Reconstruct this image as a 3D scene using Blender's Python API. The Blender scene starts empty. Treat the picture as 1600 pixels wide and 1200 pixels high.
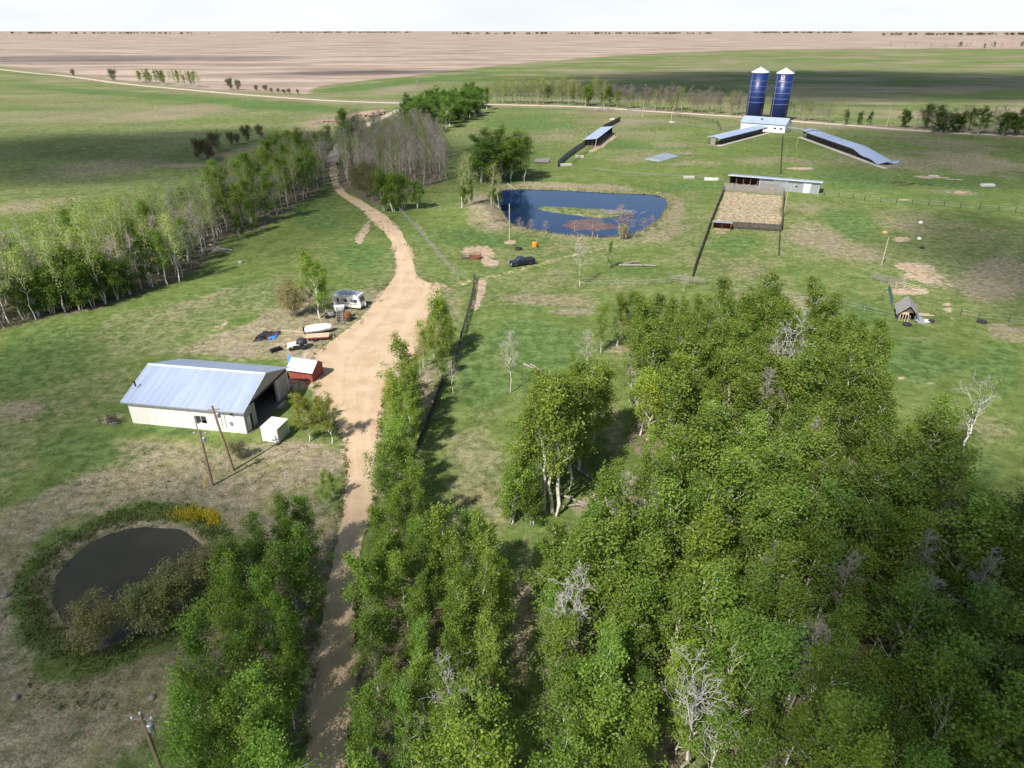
import bpy, math, random
import numpy as np
from mathutils import Vector, Matrix

random.seed(7)
NR = np.random.default_rng(11)
S = bpy.context.scene
COL = S.collection
PI = math.pi

# ------------------------------------------------------------------ camera
CAM_H, F = 45.0, 1067.0
PITCH = math.atan((600 - 45) / F)
SP, CP = math.sin(PITCH), math.cos(PITCH)

cam_d = bpy.data.cameras.new('camera')
cam = bpy.data.objects.new('camera', cam_d)
COL.objects.link(cam)
cam.location = (0, 0, CAM_H)
cam.rotation_euler = (PI / 2 - PITCH, 0, 0)
cam_d.sensor_width = 36.0
cam_d.lens = 36.0 * F / 1600.0
cam_d.clip_start = 0.5
cam_d.clip_end = 60000
S.camera = cam


def G(px, py, z=0.0):
    """survey point: where the sight line through a photo point meets height z"""
    k = (600 - py) / F
    t = (z - CAM_H) / (-SP + k * CP)
    return Vector(((px - 800) / F * t, (CP + k * SP) * t, z))


def H(Y, yt):
    """height of something standing at distance Y whose top is seen at row yt"""
    k = (600 - yt) / F
    return CAM_H + Y * (k * CP - SP) / (CP + k * SP)


def project(x, y, z=0.0):
    d = y * CP - (z - CAM_H) * SP
    u = y * SP + (z - CAM_H) * CP
    d = np.where(d < 0.5, 0.5, d)
    return 800 + F * x / d, 600 - F * u / d


# ------------------------------------------------------------------ numpy helpers
def sstep(a, b, x):
    t = np.clip((x - a) / (b - a), 0, 1)
    return t * t * (3 - 2 * t)


_LAT = NR.random((256, 256))


def vnoise(x, y):
    xi, yi = np.floor(x).astype(int), np.floor(y).astype(int)
    fx, fy = x - xi, y - yi
    fx, fy = fx * fx * (3 - 2 * fx), fy * fy * (3 - 2 * fy)
    a = _LAT[xi % 256, yi % 256]
    b = _LAT[(xi + 1) % 256, yi % 256]
    c = _LAT[xi % 256, (yi + 1) % 256]
    d = _LAT[(xi + 1) % 256, (yi + 1) % 256]
    return (a * (1 - fx) + b * fx) * (1 - fy) + (c * (1 - fx) + d * fx) * fy


def fbm(x, y, o=4):
    s, a, t = 0, 0.5, 0
    for i in range(o):
        s = s + a * vnoise(x + 17.3 * i, y + 9.1 * i)
        t += a
        x, y, a = x * 2.03, y * 2.03, a * 0.5
    return s / t


def inpoly(px, py, poly):
    r = np.zeros(np.shape(px), bool)
    n = len(poly)
    for i in range(n):
        x0, y0 = poly[i]
        x1, y1 = poly[(i + 1) % n]
        if y0 == y1:
            continue
        c = ((y0 > py) != (y1 > py)) & (px < (x1 - x0) * (py - y0) / (y1 - y0) + x0)
        r ^= c
    return r


def polydist(x, y, poly):
    """signed distance to a polygon, negative inside"""
    d = np.full(np.shape(x), 1e9)
    n = len(poly)
    for i in range(n):
        ax, ay = poly[i]
        bx, by = poly[(i + 1) % n]
        ex, ey = bx - ax, by - ay
        L = ex * ex + ey * ey + 1e-9
        t = np.clip(((x - ax) * ex + (y - ay) * ey) / L, 0, 1)
        d = np.minimum(d, np.hypot(x - ax - t * ex, y - ay - t * ey))
    return np.where(inpoly(x, y, poly), -d, d)


def smooth_closed(pts, it=2):
    for _ in range(it):
        q = []
        for i in range(len(pts)):
            a, b = pts[i], pts[(i + 1) % len(pts)]
            q.append((a[0] * .75 + b[0] * .25, a[1] * .75 + b[1] * .25))
            q.append((a[0] * .25 + b[0] * .75, a[1] * .25 + b[1] * .75))
        pts = q
    return pts


# ------------------------------------------------------------------ terrain
WZ = -0.55     # water level
NEAR_POND = [(82, 930), (86, 905), (100, 885), (120, 863), (150, 843), (180, 830), (220, 823), (260, 824), (295, 832), (311, 845), (322, 868),
             (334, 895), (322, 930), (295, 955), (255, 975), (215, 988), (175, 1006), (148, 1004), (122, 982), (95, 968), (84, 948)]
FAR_POND = [(775, 301), (790, 296), (820, 295), (870, 297), (925, 300), (960, 302), (1000, 303), (1030, 305), (1043, 312), (1043, 322), (1036, 335),
            (1022, 350), (1005, 359), (980, 368), (950, 371), (920, 370), (890, 368), (850, 362), (820, 357), (800, 352), (785, 342), (772, 327), (768, 312)]
ISLE = [(838, 326), (845, 322), (875, 323), (910, 325), (945, 327), (970, 330), (975, 336), (960, 340), (935, 341), (905, 338), (870, 333), (845, 330)]


def ground_poly(pts, z):
    r = []
    for a in pts:
        p = G(a[0], a[1], z)
        r.append((p.x, p.y))
    return r


NP = smooth_closed(ground_poly(NEAR_POND, WZ), 1)
FP = smooth_closed(ground_poly(FAR_POND, WZ), 1)
IP = smooth_closed(ground_poly(ISLE, WZ), 1)
MOUND = G(748, 335)
MOUND2 = G(790, 318)


def height(x, y):
    x, y = np.asarray(x, float), np.asarray(y, float)
    h = 0.10 * (fbm(x * .06, y * .06, 2) - .5)
    for P_, ins in ((NP, -1.9), (FP, -2.2)):
        xs, ys = [p[0] for p in P_], [p[1] for p in P_]
        m = (x > min(xs) - 8) & (x < max(xs) + 8) & (y > min(ys) - 8) & (y < max(ys) + 8)
        if np.any(m):
            d = polydist(x[m], y[m], P_) + (fbm(x[m] * .5, y[m] * .5, 3) - .5) * .8
            w = np.interp(d, [-5, -2, 0, 1.6, 4.0], [ins, -1.3, WZ, -.12, 0])
            hh = h[m]
            h[m] = hh * np.clip(d / 4, 0, 1) + w
    xs, ys = [p[0] for p in IP], [p[1] for p in IP]
    m = (x > min(xs) - 6) & (x < max(xs) + 6) & (y > min(ys) - 6) & (y < max(ys) + 6)
    if np.any(m):
        d = polydist(x[m], y[m], IP) + (fbm(x[m] * .4, y[m] * .4, 3) - .5) * 1.6
        h[m] = np.maximum(h[m], np.interp(d, [-2, 0, 3], [-.25, WZ, -2.2]))
    for M, r, a in ((MOUND, 9, 2.2), (MOUND2, 5, .8)):
        q = ((x - M.x) / r) ** 2 + ((y - M.y) / (r * 1.5)) ** 2
        h = h + a * np.exp(-q * 2.2)
    return h


def hz(x, y):
    return float(height(np.array([x]), np.array([y]))[0])


def GZ(px, py):
    p = G(px, py)
    p.z = hz(p.x, p.y)
    return p


def axis(step0, k, lim):
    a, s = [0.0], step0
    while a[-1] < lim:
        a.append(a[-1] + s)
        if a[-1] > 28:
            s = max(step0, s * (1 + k))
    return a


ax_ = axis(.6, .016, 16000)
XS = np.array([-v for v in ax_[:0:-1]] + ax_)
ys_ = [16.0]
while ys_[-1] < 16000:
    ys_.append(ys_[-1] + max(.6, (ys_[-1]) * .0095))
YS = np.array([-9000, -4000, -1800, -800, -400, -200, -100, -50, -25, -10, 0, 8] + ys_)
GX, GY = np.meshgrid(XS, YS)
gx, gy = GX.ravel(), GY.ravel()
gzv = height(gx, gy)
PX, PY = project(gx, gy, 0.0)
front = gy > 12


def blob(cx, cy, rx, ry, rot=0):
    a = math.radians(rot)
    dx, dy = PX - cx, PY - cy
    u, v = (dx * math.cos(a) + dy * math.sin(a)) / rx, (-dx * math.sin(a) + dy * math.cos(a)) / ry
    return np.where(front, 1 - sstep(.35, 1.15, np.hypot(u, v) + (NW - .5) * .9), 0)


def region(poly, soft):
    """polygon given in survey points, feathered in metres"""
    gp = ground_poly(poly, 0)
    xs, ys = [p[0] for p in gp], [p[1] for p in gp]
    s = soft * 3
    m = (gx > min(xs) - s) & (gx < max(xs) + s) & (gy > min(ys) - s) & (gy < max(ys) + s)
    r = np.zeros_like(gx)
    d = polydist(gx[m], gy[m], gp) + (NW[m] - .5) * soft * 1.4
    r[m] = 1 - sstep(-soft * .5, soft * .5, d)
    return r


def pathline(pts, w, soft=1.0):
    r = np.zeros_like(gx)
    q = [G(*p) for p in pts]
    for a, b in zip(q, q[1:]):
        m = (gx > min(a.x, b.x) - w * 3) & (gx < max(a.x, b.x) + w * 3) & (gy > min(a.y, b.y) - w * 3) & (gy < max(a.y, b.y) + w * 3)
        e = b - a
        L = e.x ** 2 + e.y ** 2 + 1e-9
        t = np.clip(((gx[m] - a.x) * e.x + (gy[m] - a.y) * e.y) / L, 0, 1)
        d = np.hypot(gx[m] - a.x - t * e.x, gy[m] - a.y - t * e.y) + (NW[m] - .5) * soft
        r[m] = np.maximum(r[m], 1 - sstep(w * .6, w * 1.2, d))
    return r


NW = fbm(gx * .13 + 40, gy * .13 + 7, 4)
NB = fbm(gx * .02 + 3, gy * .02 + 70, 3)
farw = sstep(230, 420, gy)
streak = fbm(gx * .012 + 9, gy * .05 + 2, 4)
dry = .22 + .65 * (NB - .5) + farw * (.20 + 1.1 * (streak - .5))
dirt = np.zeros_like(gx)
lush = np.clip(.30 + .9 * (fbm(gx * .035 + 11, gy * .035 + 5, 3) - .5), 0, 1)
plow = np.zeros_like(gx)
litter = np.zeros_like(gx)
pale = np.zeros_like(gx)


def add(ch, w, v):
    ch[:] = ch * (1 - w) + v * w


for c in [(1230, 470, 130, 22, 8, .46), (1150, 440, 60, 30, 0, .42), (1085, 340, 30, 60, 0, .42), (1000, 400, 120, 16, -3, .38), (1280, 340, 50, 30, 0, .40), (900, 440, 150, 18, 0, .40), (740, 760, 60, 90, 0, .42)]:
    add(dry, blob(*c[:5]), c[5])
yz = region([(240, 550), (330, 520), (390, 505), (440, 470), (470, 445), (520, 470), (560, 470), (610, 447), (590, 480), (540, 520), (500, 560), (450, 575), (440, 565)], 3)
add(dry, yz, .72)
add(dry, np.where(front, region([(-300, 700), (-300, 560), (60, 520), (330, 455), (470, 420), (440, 480), (300, 540), (200, 560), (180, 640), (60, 760), (-200, 900)], 6), 0), .40)
add(dry, np.where(front & (gx < 0) & (gy > 190) & (gy < 700), .6, 0), .42)
# -- dry thatch, bare soil, lush growth (survey points: centre, half sizes, tilt, amount)
for c in [(25, 940, 80, 100, 0, .92), (215, 705, 150, 32, 4, .66), (300, 765, 130, 45, 0, .74), (440, 725, 110, 45, 0, .9), (60, 1000, 110, 44, 0, .6),
          (150, 785, 90, 40, -20, .7), (240, 1040, 130, 40, -12, .34), (300, 985, 70, 34, 0, .6), (370, 800, 60, 50, 0, .8), (390, 535, 70, 30, -25, .85), (250, 610, 30, 20, 0, .5),
          (170, 655, 45, 14, -15, .75), (30, 640, 50, 18, -10, .8), (430, 500, 70, 22, -18, .75), (290, 480, 60, 14, -25, .55), (340, 460, 40, 10, -25, .55), (560, 475, 60, 30, -35, .6),
          (850, 470, 100, 16, 4, .72), (890, 488, 50, 9, 0, .85), (860, 435, 60, 12, -15, .5), (760, 640, 40, 30, 0, .5), (735, 700, 60, 60, 0, .55), (740, 800, 60, 50, 0, .6),
          (1295, 375, 95, 24, 12, .8), (1340, 395, 60, 14, 8, .7), (1425, 350, 90, 22, 6, .6), (1510, 360, 80, 14, 10, .5), (1560, 435, 70, 45, -10, .78), (1575, 520, 40, 16, 10, .9),
          (1540, 395, 70, 14, -20, .45), (1180, 250, 60, 9, 4, .6), (1250, 252, 60, 8, 8, .6), (1400, 255, 120, 14, 6, .7), (1520, 255, 110, 22, 6, .75), (1480, 225, 150, 12, 5, .6),
          (1250, 330, 40, 12, 0, .45), (1290, 325, 60, 12, 0, .6), (1180, 460, 60, 18, 0, .55), (1240, 470, 70, 12, 8, .7), (1170, 425, 40, 14, 0, .55), (1150, 395, 40, 20, 0, .4),
          (960, 205, 40, 8, 0, .5), (1000, 215, 60, 6, 0, .5), (1050, 225, 50, 6, 0, .6), (990, 248, 60, 9, -8, .6), (1075, 255, 60, 6, 0, .6), (1065, 330, 22, 26, 10, .75),
          (1040, 365, 60, 14, -20, .7), (930, 385, 120, 9, -3, .5), (890, 290, 130, 5, 2, .85), (765, 345, 40, 24, -20, .95), (745, 330, 26, 30, 0, .9), (660, 262, 26, 8, 0, .5),
          (1080, 320, 26, 40, 0, .4), (705, 480, 28, 36, 0, .6), (665, 615, 22, 50, 12, .9), (1170, 325, 60, 32, 0, .95), (1500, 300, 60, 6, 4, .6), (1435, 530, 26, 8, 0, .45),
          (1540, 670, 60, 26, 0, .5), (1420, 590, 60, 12, 8, .4), (1390, 620, 25, 8, 0, .5), (975, 545, 40, 10, 0, .8), (960, 670, 20, 60, 0, .8), (985, 760, 26, 30, 0, .8), (920, 790, 40, 24, 0, .85),
          (815, 980, 26, 140, 3, .9), (560, 620, 30, 80, 0, .4), (170, 262, 130, 16, -6, .6), (60, 320, 110, 12, -8, .65), (280, 175, 130, 12, -6, .75), (500, 200, 70, 22, -18, .7),
          (395, 232, 110, 6, -14, .85), (300, 258, 50, 4, 0, .9), (780, 100, 160, 7, -5, .6), (1000, 118, 160, 6, 2, .6), (1250, 105, 200, 6, 0, .5), (620, 140, 60, 8, -6, .75), (1290, 112, 22, 3, 2, .95),
          (1450, 110, 160, 8, 2, .5), (1350, 150, 160, 7, 3, .55), (800, 178, 60, 8, 0, .35), (1210, 440, 30, 9, 0, .5), (1010, 395, 60, 16, 0, .25), (1120, 500, 40, 10, 0, .3)]:
    add(dry, blob(*c[:5]), c[5] * .92)
for c in [(60, 560, 120, 60, -15, .8), (250, 670, 90, 10, 4, .9), (130, 700, 80, 60, 0, .7), (90, 770, 80, 50, 0, .6), (560, 400, 50, 30, 20, .8), (500, 340, 60, 40, 20, .7), (720, 370, 60, 24, 0, .7),
          (790, 380, 70, 14, 5, .8), (850, 570, 100, 60, 0, 1), (830, 520, 80, 30, 0, .8), (755, 600, 46, 60, 0, .9), (880, 620, 60, 40, 0, .9), (1000, 420, 90, 14, 0, .6), (1150, 380, 50, 20, 0, .75), (1330, 350, 60, 30, 30, .8),
          (1250, 420, 40, 12, 0, .6), (1420, 570, 90, 40, 0, 1), (1560, 580, 50, 50, 0, .8), (1520, 740, 50, 40, 0, 1), (820, 195, 80, 16, 0, .8), (960, 225, 60, 9, 0, .8), (1090, 290, 70, 9, 0, .8),
          (1330, 280, 90, 18, 6, .8), (1480, 285, 90, 12, 4, .7), (240, 150, 260, 5, 4, .9), (430, 165, 140, 9, 4, .9), (380, 500, 30, 8, -20, .5), (560, 137, 70, 5, -4, .9), (660, 125, 150, 4, -6, .7), (1180, 520, 60, 10, 0, .4),
          (1350, 490, 60, 20, 0, .8), (1430, 540, 60, 12, 0, .7)]:
    add(lush, blob(*c[:5]), c[5])
    add(dry, blob(*c[:5]) * .8, .08)
d_np = np.where((np.abs(gx + 38) < 40) & (np.abs(gy - 62) < 40), polydist(gx, gy, NP), 99) + (NW - .5) * 3
ring = sstep(-.5, .3, d_np) * (1 - sstep(2.2, 3.8, d_np))
add(lush, ring, .6)
add(dry, ring, .22)
rim = sstep(-.8, .2, d_np) * (1 - sstep(.8, 1.6, d_np))
add(dry, rim, .7)
ring2 = sstep(3.6, 5.0, d_np) * (1 - sstep(10, 15, d_np))
add(dry, ring2, .70)
m_ = (gx > -30) & (gx < 80) & (gy > 130) & (gy < 290)
d_fp = np.full_like(gx, 99.0)
d_fp[m_] = polydist(gx[m_], gy[m_], FP) + (NW[m_] - .5) * 5
add(dry, (1 - sstep(2, 6, d_fp)) * .7, .75)
d_is = np.full_like(gx, 99.0)
d_is[m_] = polydist(gx[m_], gy[m_], IP)
isl = 1 - sstep(.5, 3, d_is)
add(dry, isl, .42)
add(lush, isl, .75)
# bare soil
for c in [(748, 395, 42, 14, 0, .95), (765, 411, 20, 8, 0, 1), (797, 378, 18, 7, 0, .9), (1425, 417, 46, 10, 5, .78), (1440, 432, 50, 13, 5, .66), (1410, 374, 18, 5, 0, .95), (1475, 445, 30, 8, 0, .5),
          (1420, 455, 40, 6, 0, .9), (750, 455, 10, 26, 8, .9), (742, 478, 11, 14, 0, .9), (570, 360, 6, 16, 20, 1), (562, 374, 9, 10, 30, 1), (940, 226, 30, 5, -30, .85), (1250, 263, 30, 3, 0, .8), (1480, 480, 7, 20, -10, .9),
          (1490, 497, 9, 6, 0, .9), (405, 640, 40, 30, 0, .5), (430, 630, 30, 12, 0, .8), (560, 182, 50, 9, -12, .7), (480, 520, 40, 14, -15, .55), (470, 600, 40, 24, 0, .6), (340, 512, 30, 8, -20, .5), (800, 345, 12, 8, 0, .8),
          (1460, 277, 40, 3, 3, .8), (1500, 300, 14, 2, 0, .9), (1413, 312, 14, 3, 0, .9), (1410, 590, 8, 4, 0, .9), (1455, 600, 6, 4, 0, .8), (930, 780, 22, 16, 0, .7), (990, 770, 18, 24, 0, .7), (12, 925, 9, 9, 0, .7), (22, 1090, 7, 6, 0, .7), (238, 1090, 6, 6, 0, .7)]:
    add(dirt, blob(*c[:5]), c[5])
# gravel drive edges and the yard
DRIVE = [(252, 517, 524), (262, 515, 526), (275, 516, 527), (288, 519.5, 529), (297, 524, 536), (304, 530, 545), (311, 540, 561), (318, 550, 572), (325, 561, 583), (333, 571, 596), (340, 578, 605), (348, 586, 613), (356, 594, 621), (363, 601, 627), (372, 607, 632), (380, 612.5, 636), (398, 618.5, 643), (415, 620, 647), (428, 618.5, 651), (436, 614, 657), (444, 608, 674), (452, 602, 688), (460, 597, 689), (470, 588, 682), (482, 577, 675), (495, 566, 670), (510, 548, 665), (525, 528, 660), (540, 508, 655), (552, 494, 650), (565, 487, 640), (580, 492, 626), (596, 497, 610), (615, 503, 602), (635, 512, 595), (655, 524, 591), (675, 535, 589), (700, 541.5, 588), (725, 543, 587), (750, 541, 587), (775, 538, 584), (800, 535, 579), (825, 530.5, 573), (850, 527, 563), (880, 520, 560), (915, 512, 557), (950, 506, 554), (1000, 500, 555), (1050, 493, 553), (1100, 487, 550), (1150, 481, 545), (1220, 473, 539), (1300, 465, 532), (1420, 448, 522), (1600, 423, 502)]
yard = region([(r[1], r[0]) for r in DRIVE[:-3]] + [(r[2], r[0]) for r in DRIVE[-4::-1]], 1.7)
add(dirt, yard, 1.0)
for c in [(600, 490, 60, 34, -35, .75), (680, 448, 26, 12, 0, .9), (500, 555, 40, 16, -10, .7), (455, 535, 60, 16, -20, .45), (500, 620, 18, 30, 0, .8)]:
    add(dirt, blob(*c[:5]), c[5])
for pts, w, v in [([(690, 455), (730, 440), (800, 425), (880, 402), (960, 385), (1010, 378)], 1.1, .45), ([(1480, 455), (1492, 500), (1520, 530), (1560, 560)], .6, .38), ([(520, 318), (527, 340), (530, 370)], .35, .3), ([(508, 318), (520, 345), (524, 370)], .35, .3),
                  ([(650, 345), (665, 370), (690, 400), (705, 420)], .5, .45), ([(160, 590), (230, 550), (290, 505), (330, 480)], .4, .22)]:
    add(dirt, pathline(pts, w), v)
# ploughed land beyond the range road, and its neighbours
bnd = [(-900, 30), (-900, 80), (0, 103), (100, 114), (190, 126), (340, 141), (440, 146), (482, 147), (486, 140), (505, 134), (560, 127), (640, 119), (720, 109), (790, 101), (840, 97), (950, 88), (1060, 81.5), (1180, 77.5), (1400, 76.5), (1700, 76), (2600, 74), (2600, 30)]
lo = np.interp(PX, [p[0] for p in bnd[1:-1]], [p[1] for p in bnd[1:-1]])
far = front & (gy > 300)
add(plow, np.where(far, 1 - sstep(lo - .8, lo + .4, PY), 0), 1.0)
add(litter, np.where(far & (plow < .5), 0.0, 0.0), 0)
# wood floors
WOODS = [[(985, 565), (1080, 548), (1180, 543), (1290, 565), (1360, 620), (1385, 700), (1480, 745), (1500, 790), (1560, 870), (1800, 850), (2200, 1400), (830, 1400), (830, 1000), (850, 930), (900, 870), (960, 830), (1010, 790), (1015, 730), (985, 690)],
         [(-200, 560), (0, 518), (92, 492), (150, 482), (240, 452), (290, 440), (350, 372), (410, 357), (490, 303), (515, 285), (500, 250), (400, 300), (300, 360), (150, 400), (0, 470), (-200, 500)],
         [(530, 290), (590, 325), (640, 305), (695, 282), (700, 240), (650, 205), (560, 215), (530, 250)],
         [(440, 890), (512, 860), (500, 930), (480, 1030), (460, 1300), (300, 1300), (330, 1050), (360, 960)],
         [(600, 700), (650, 700), (660, 860), (690, 920), (790, 910), (805, 1000), (810, 1300), (550, 1300), (565, 980), (575, 840)]]
for wpoly in WOODS:
    add(litter, region(wpoly, 3), .9)
for pts in ([(0, 107), (100, 117), (190, 129), (300, 140), (400, 149), (520, 158), (640, 162)], [(760, 164), (860, 165), (1000, 173), (1160, 183), (1240, 190), (1400, 201), (1600, 211)]):
    add(dry, pathline(pts, 14, 8), .62)

add(pale, region([(1131, 299), (1222, 306), (1219, 358), (1116, 354)], 1.2), .9)
for c in [(940, 226, 26, 4, -30, .5), (1500, 300, 16, 3, 0, .6), (1413, 312, 14, 3, 0, .7), (1126, 363, 16, 2.5, 0, .9), (765, 411, 14, 5, 0, .7), (1050, 262, 12, 3, 0, .5), (640, 172, 30, 3, 0, .4)]:
    add(pale, blob(*c[:5]), c[5])
gm = bpy.data.meshes.new('ground')
nx, ny = len(XS), len(YS)
co = np.stack([gx, gy, gzv], 1)
ii = np.arange(nx * ny).reshape(ny, nx)
fq = np.stack([ii[:-1, :-1], ii[:-1, 1:], ii[1:, 1:], ii[1:, :-1]], -1).reshape(-1, 4)


def mesh_np(me, co, quads):
    me.vertices.add(len(co))
    me.vertices.foreach_set('co', np.asarray(co, np.float32).ravel())
    me.loops.add(quads.size)
    me.loops.foreach_set('vertex_index', quads.astype(np.int32).ravel())
    me.polygons.add(len(quads))
    me.polygons.foreach_set('loop_start', np.arange(0, quads.size, quads.shape[1], dtype=np.int32))
    me.update(calc_edges=True)


mesh_np(gm, co, fq)
gm.polygons.foreach_set('use_smooth', np.ones(len(gm.polygons), bool))
for nm, ch in (('cover', (dry, dirt, lush)), ('land', (plow, litter, pale))):
    a = gm.color_attributes.new(nm, 'FLOAT_COLOR', 'POINT')
    a.data.foreach_set('color', np.stack([*[np.clip(c, 0, 1) for c in ch], np.ones_like(gx)], 1).astype(np.float32).ravel())
ground = bpy.data.objects.new('ground', gm)
COL.objects.link(ground)
ground['kind'] = 'structure'

# ------------------------------------------------------------------ materials


class NT:
    def __init__(s, m):
        m.use_nodes = True
        s.t = m.node_tree
        s.t.nodes.clear()
        s.pos = None

    def n(s, kind, **kw):
        nd = s.t.nodes.new(kind)
        for k, v in kw.items():
            setattr(nd, k, v)
        return nd

    def l(s, a, b):
        s.t.links.new(a, b)

    def put(s, sock, v):
        if hasattr(v, 'is_linked') or isinstance(v, bpy.types.NodeSocket):
            s.l(v, sock)
        elif isinstance(v, (tuple, list)):
            sock.default_value = (*v, 1) if len(v) == 3 and sock.type == 'RGBA' else v
        else:
            sock.default_value = v

    def math(s, op, a, b=0.0, c=0.0, clamp=False):
        nd = s.n('ShaderNodeMath', operation=op, use_clamp=clamp)
        for i, v in enumerate((a, b, c)):
            s.put(nd.inputs[i], v)
        return nd.outputs[0]

    def mix(s, f, a, b, mode='MIX'):
        nd = s.n('ShaderNodeMix', data_type='RGBA', blend_type=mode)
        s.put(nd.inputs[0], f)
        s.put(nd.inputs[6], a)
        s.put(nd.inputs[7], b)
        return nd.outputs[2]

    def ramp(s, x, a, b, lo=0.0, hi=1.0):
        nd = s.n('ShaderNodeMapRange', interpolation_type='SMOOTHSTEP')
        s.put(nd.inputs[0], x)
        for i, v in enumerate((a, b, lo, hi)):
            s.put(nd.inputs[i + 1], v)
        return nd.outputs[0]

    def coords(s, kind='pos'):
        if kind == 'pos':
            return s.n('ShaderNodeNewGeometry').outputs['Position']
        return s.n('ShaderNodeTexCoord').outputs['Object']

    def noise(s, vec, scale, detail=4, rough=.55, stretch=None, dist=0):
        if stretch:
            mp = s.n('ShaderNodeMapping')
            s.l(vec, mp.inputs[0])
            mp.inputs['Scale'].default_value = stretch[:3]
            if len(stretch) > 3:
                mp.inputs['Rotation'].default_value = (0, 0, stretch[3])
            vec = mp.outputs[0]
        nd = s.n('ShaderNodeTexNoise')
        s.l(vec, nd.inputs['Vector'])
        nd.inputs['Scale'].default_value = scale
        nd.inputs['Detail'].default_value = detail
        nd.inputs['Roughness'].default_value = rough
        nd.inputs['Distortion'].default_value = dist
        return nd.outputs['Fac']

    def out(s, shader):
        o = s.n('ShaderNodeOutputMaterial')
        s.l(shader, o.inputs['Surface'])

    def pbr(s, col, rough=.8, metal=0.0, bump=None, bdist=.02, spec=.3, bstr=.6):
        b = s.n('ShaderNodeBsdfPrincipled')
        s.put(b.inputs['Base Color'], col)
        s.put(b.inputs['Roughness'], rough)
        s.put(b.inputs['Metallic'], metal)
        b.inputs['Specular IOR Level'].default_value = spec
        if bump is not None:
            bp = s.n('ShaderNodeBump')
            bp.inputs['Distance'].default_value = bdist
            bp.inputs['Strength'].default_value = bstr
            s.l(bump, bp.inputs['Height'])
            s.l(bp.outputs[0], b.inputs['Normal'])
        return b.outputs[0]


def newmat(name):
    m = bpy.data.materials.new(name)
    return m, NT(m)


def simple(name, col, col2=None, rough=.75, metal=0.0, scale=1.5, stretch=None, spec=.3, bump=.015, fine=12):
    """two tones broken up by weathering noise"""
    m, t = newmat(name)
    v = t.coords('obj')
    n1 = t.noise(v, scale, 5, .65, stretch)
    n2 = t.noise(v, fine, 3, .6, stretch)
    c2 = col2 or tuple(c * .72 for c in col)
    f = t.ramp(t.math('ADD', t.math('MULTIPLY', n1, .7), t.math('MULTIPLY', n2, .3)), .38, .64)
    t.out(t.pbr(t.mix(f, c2, col), rough, metal, n2, bump, spec))
    return m


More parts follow.
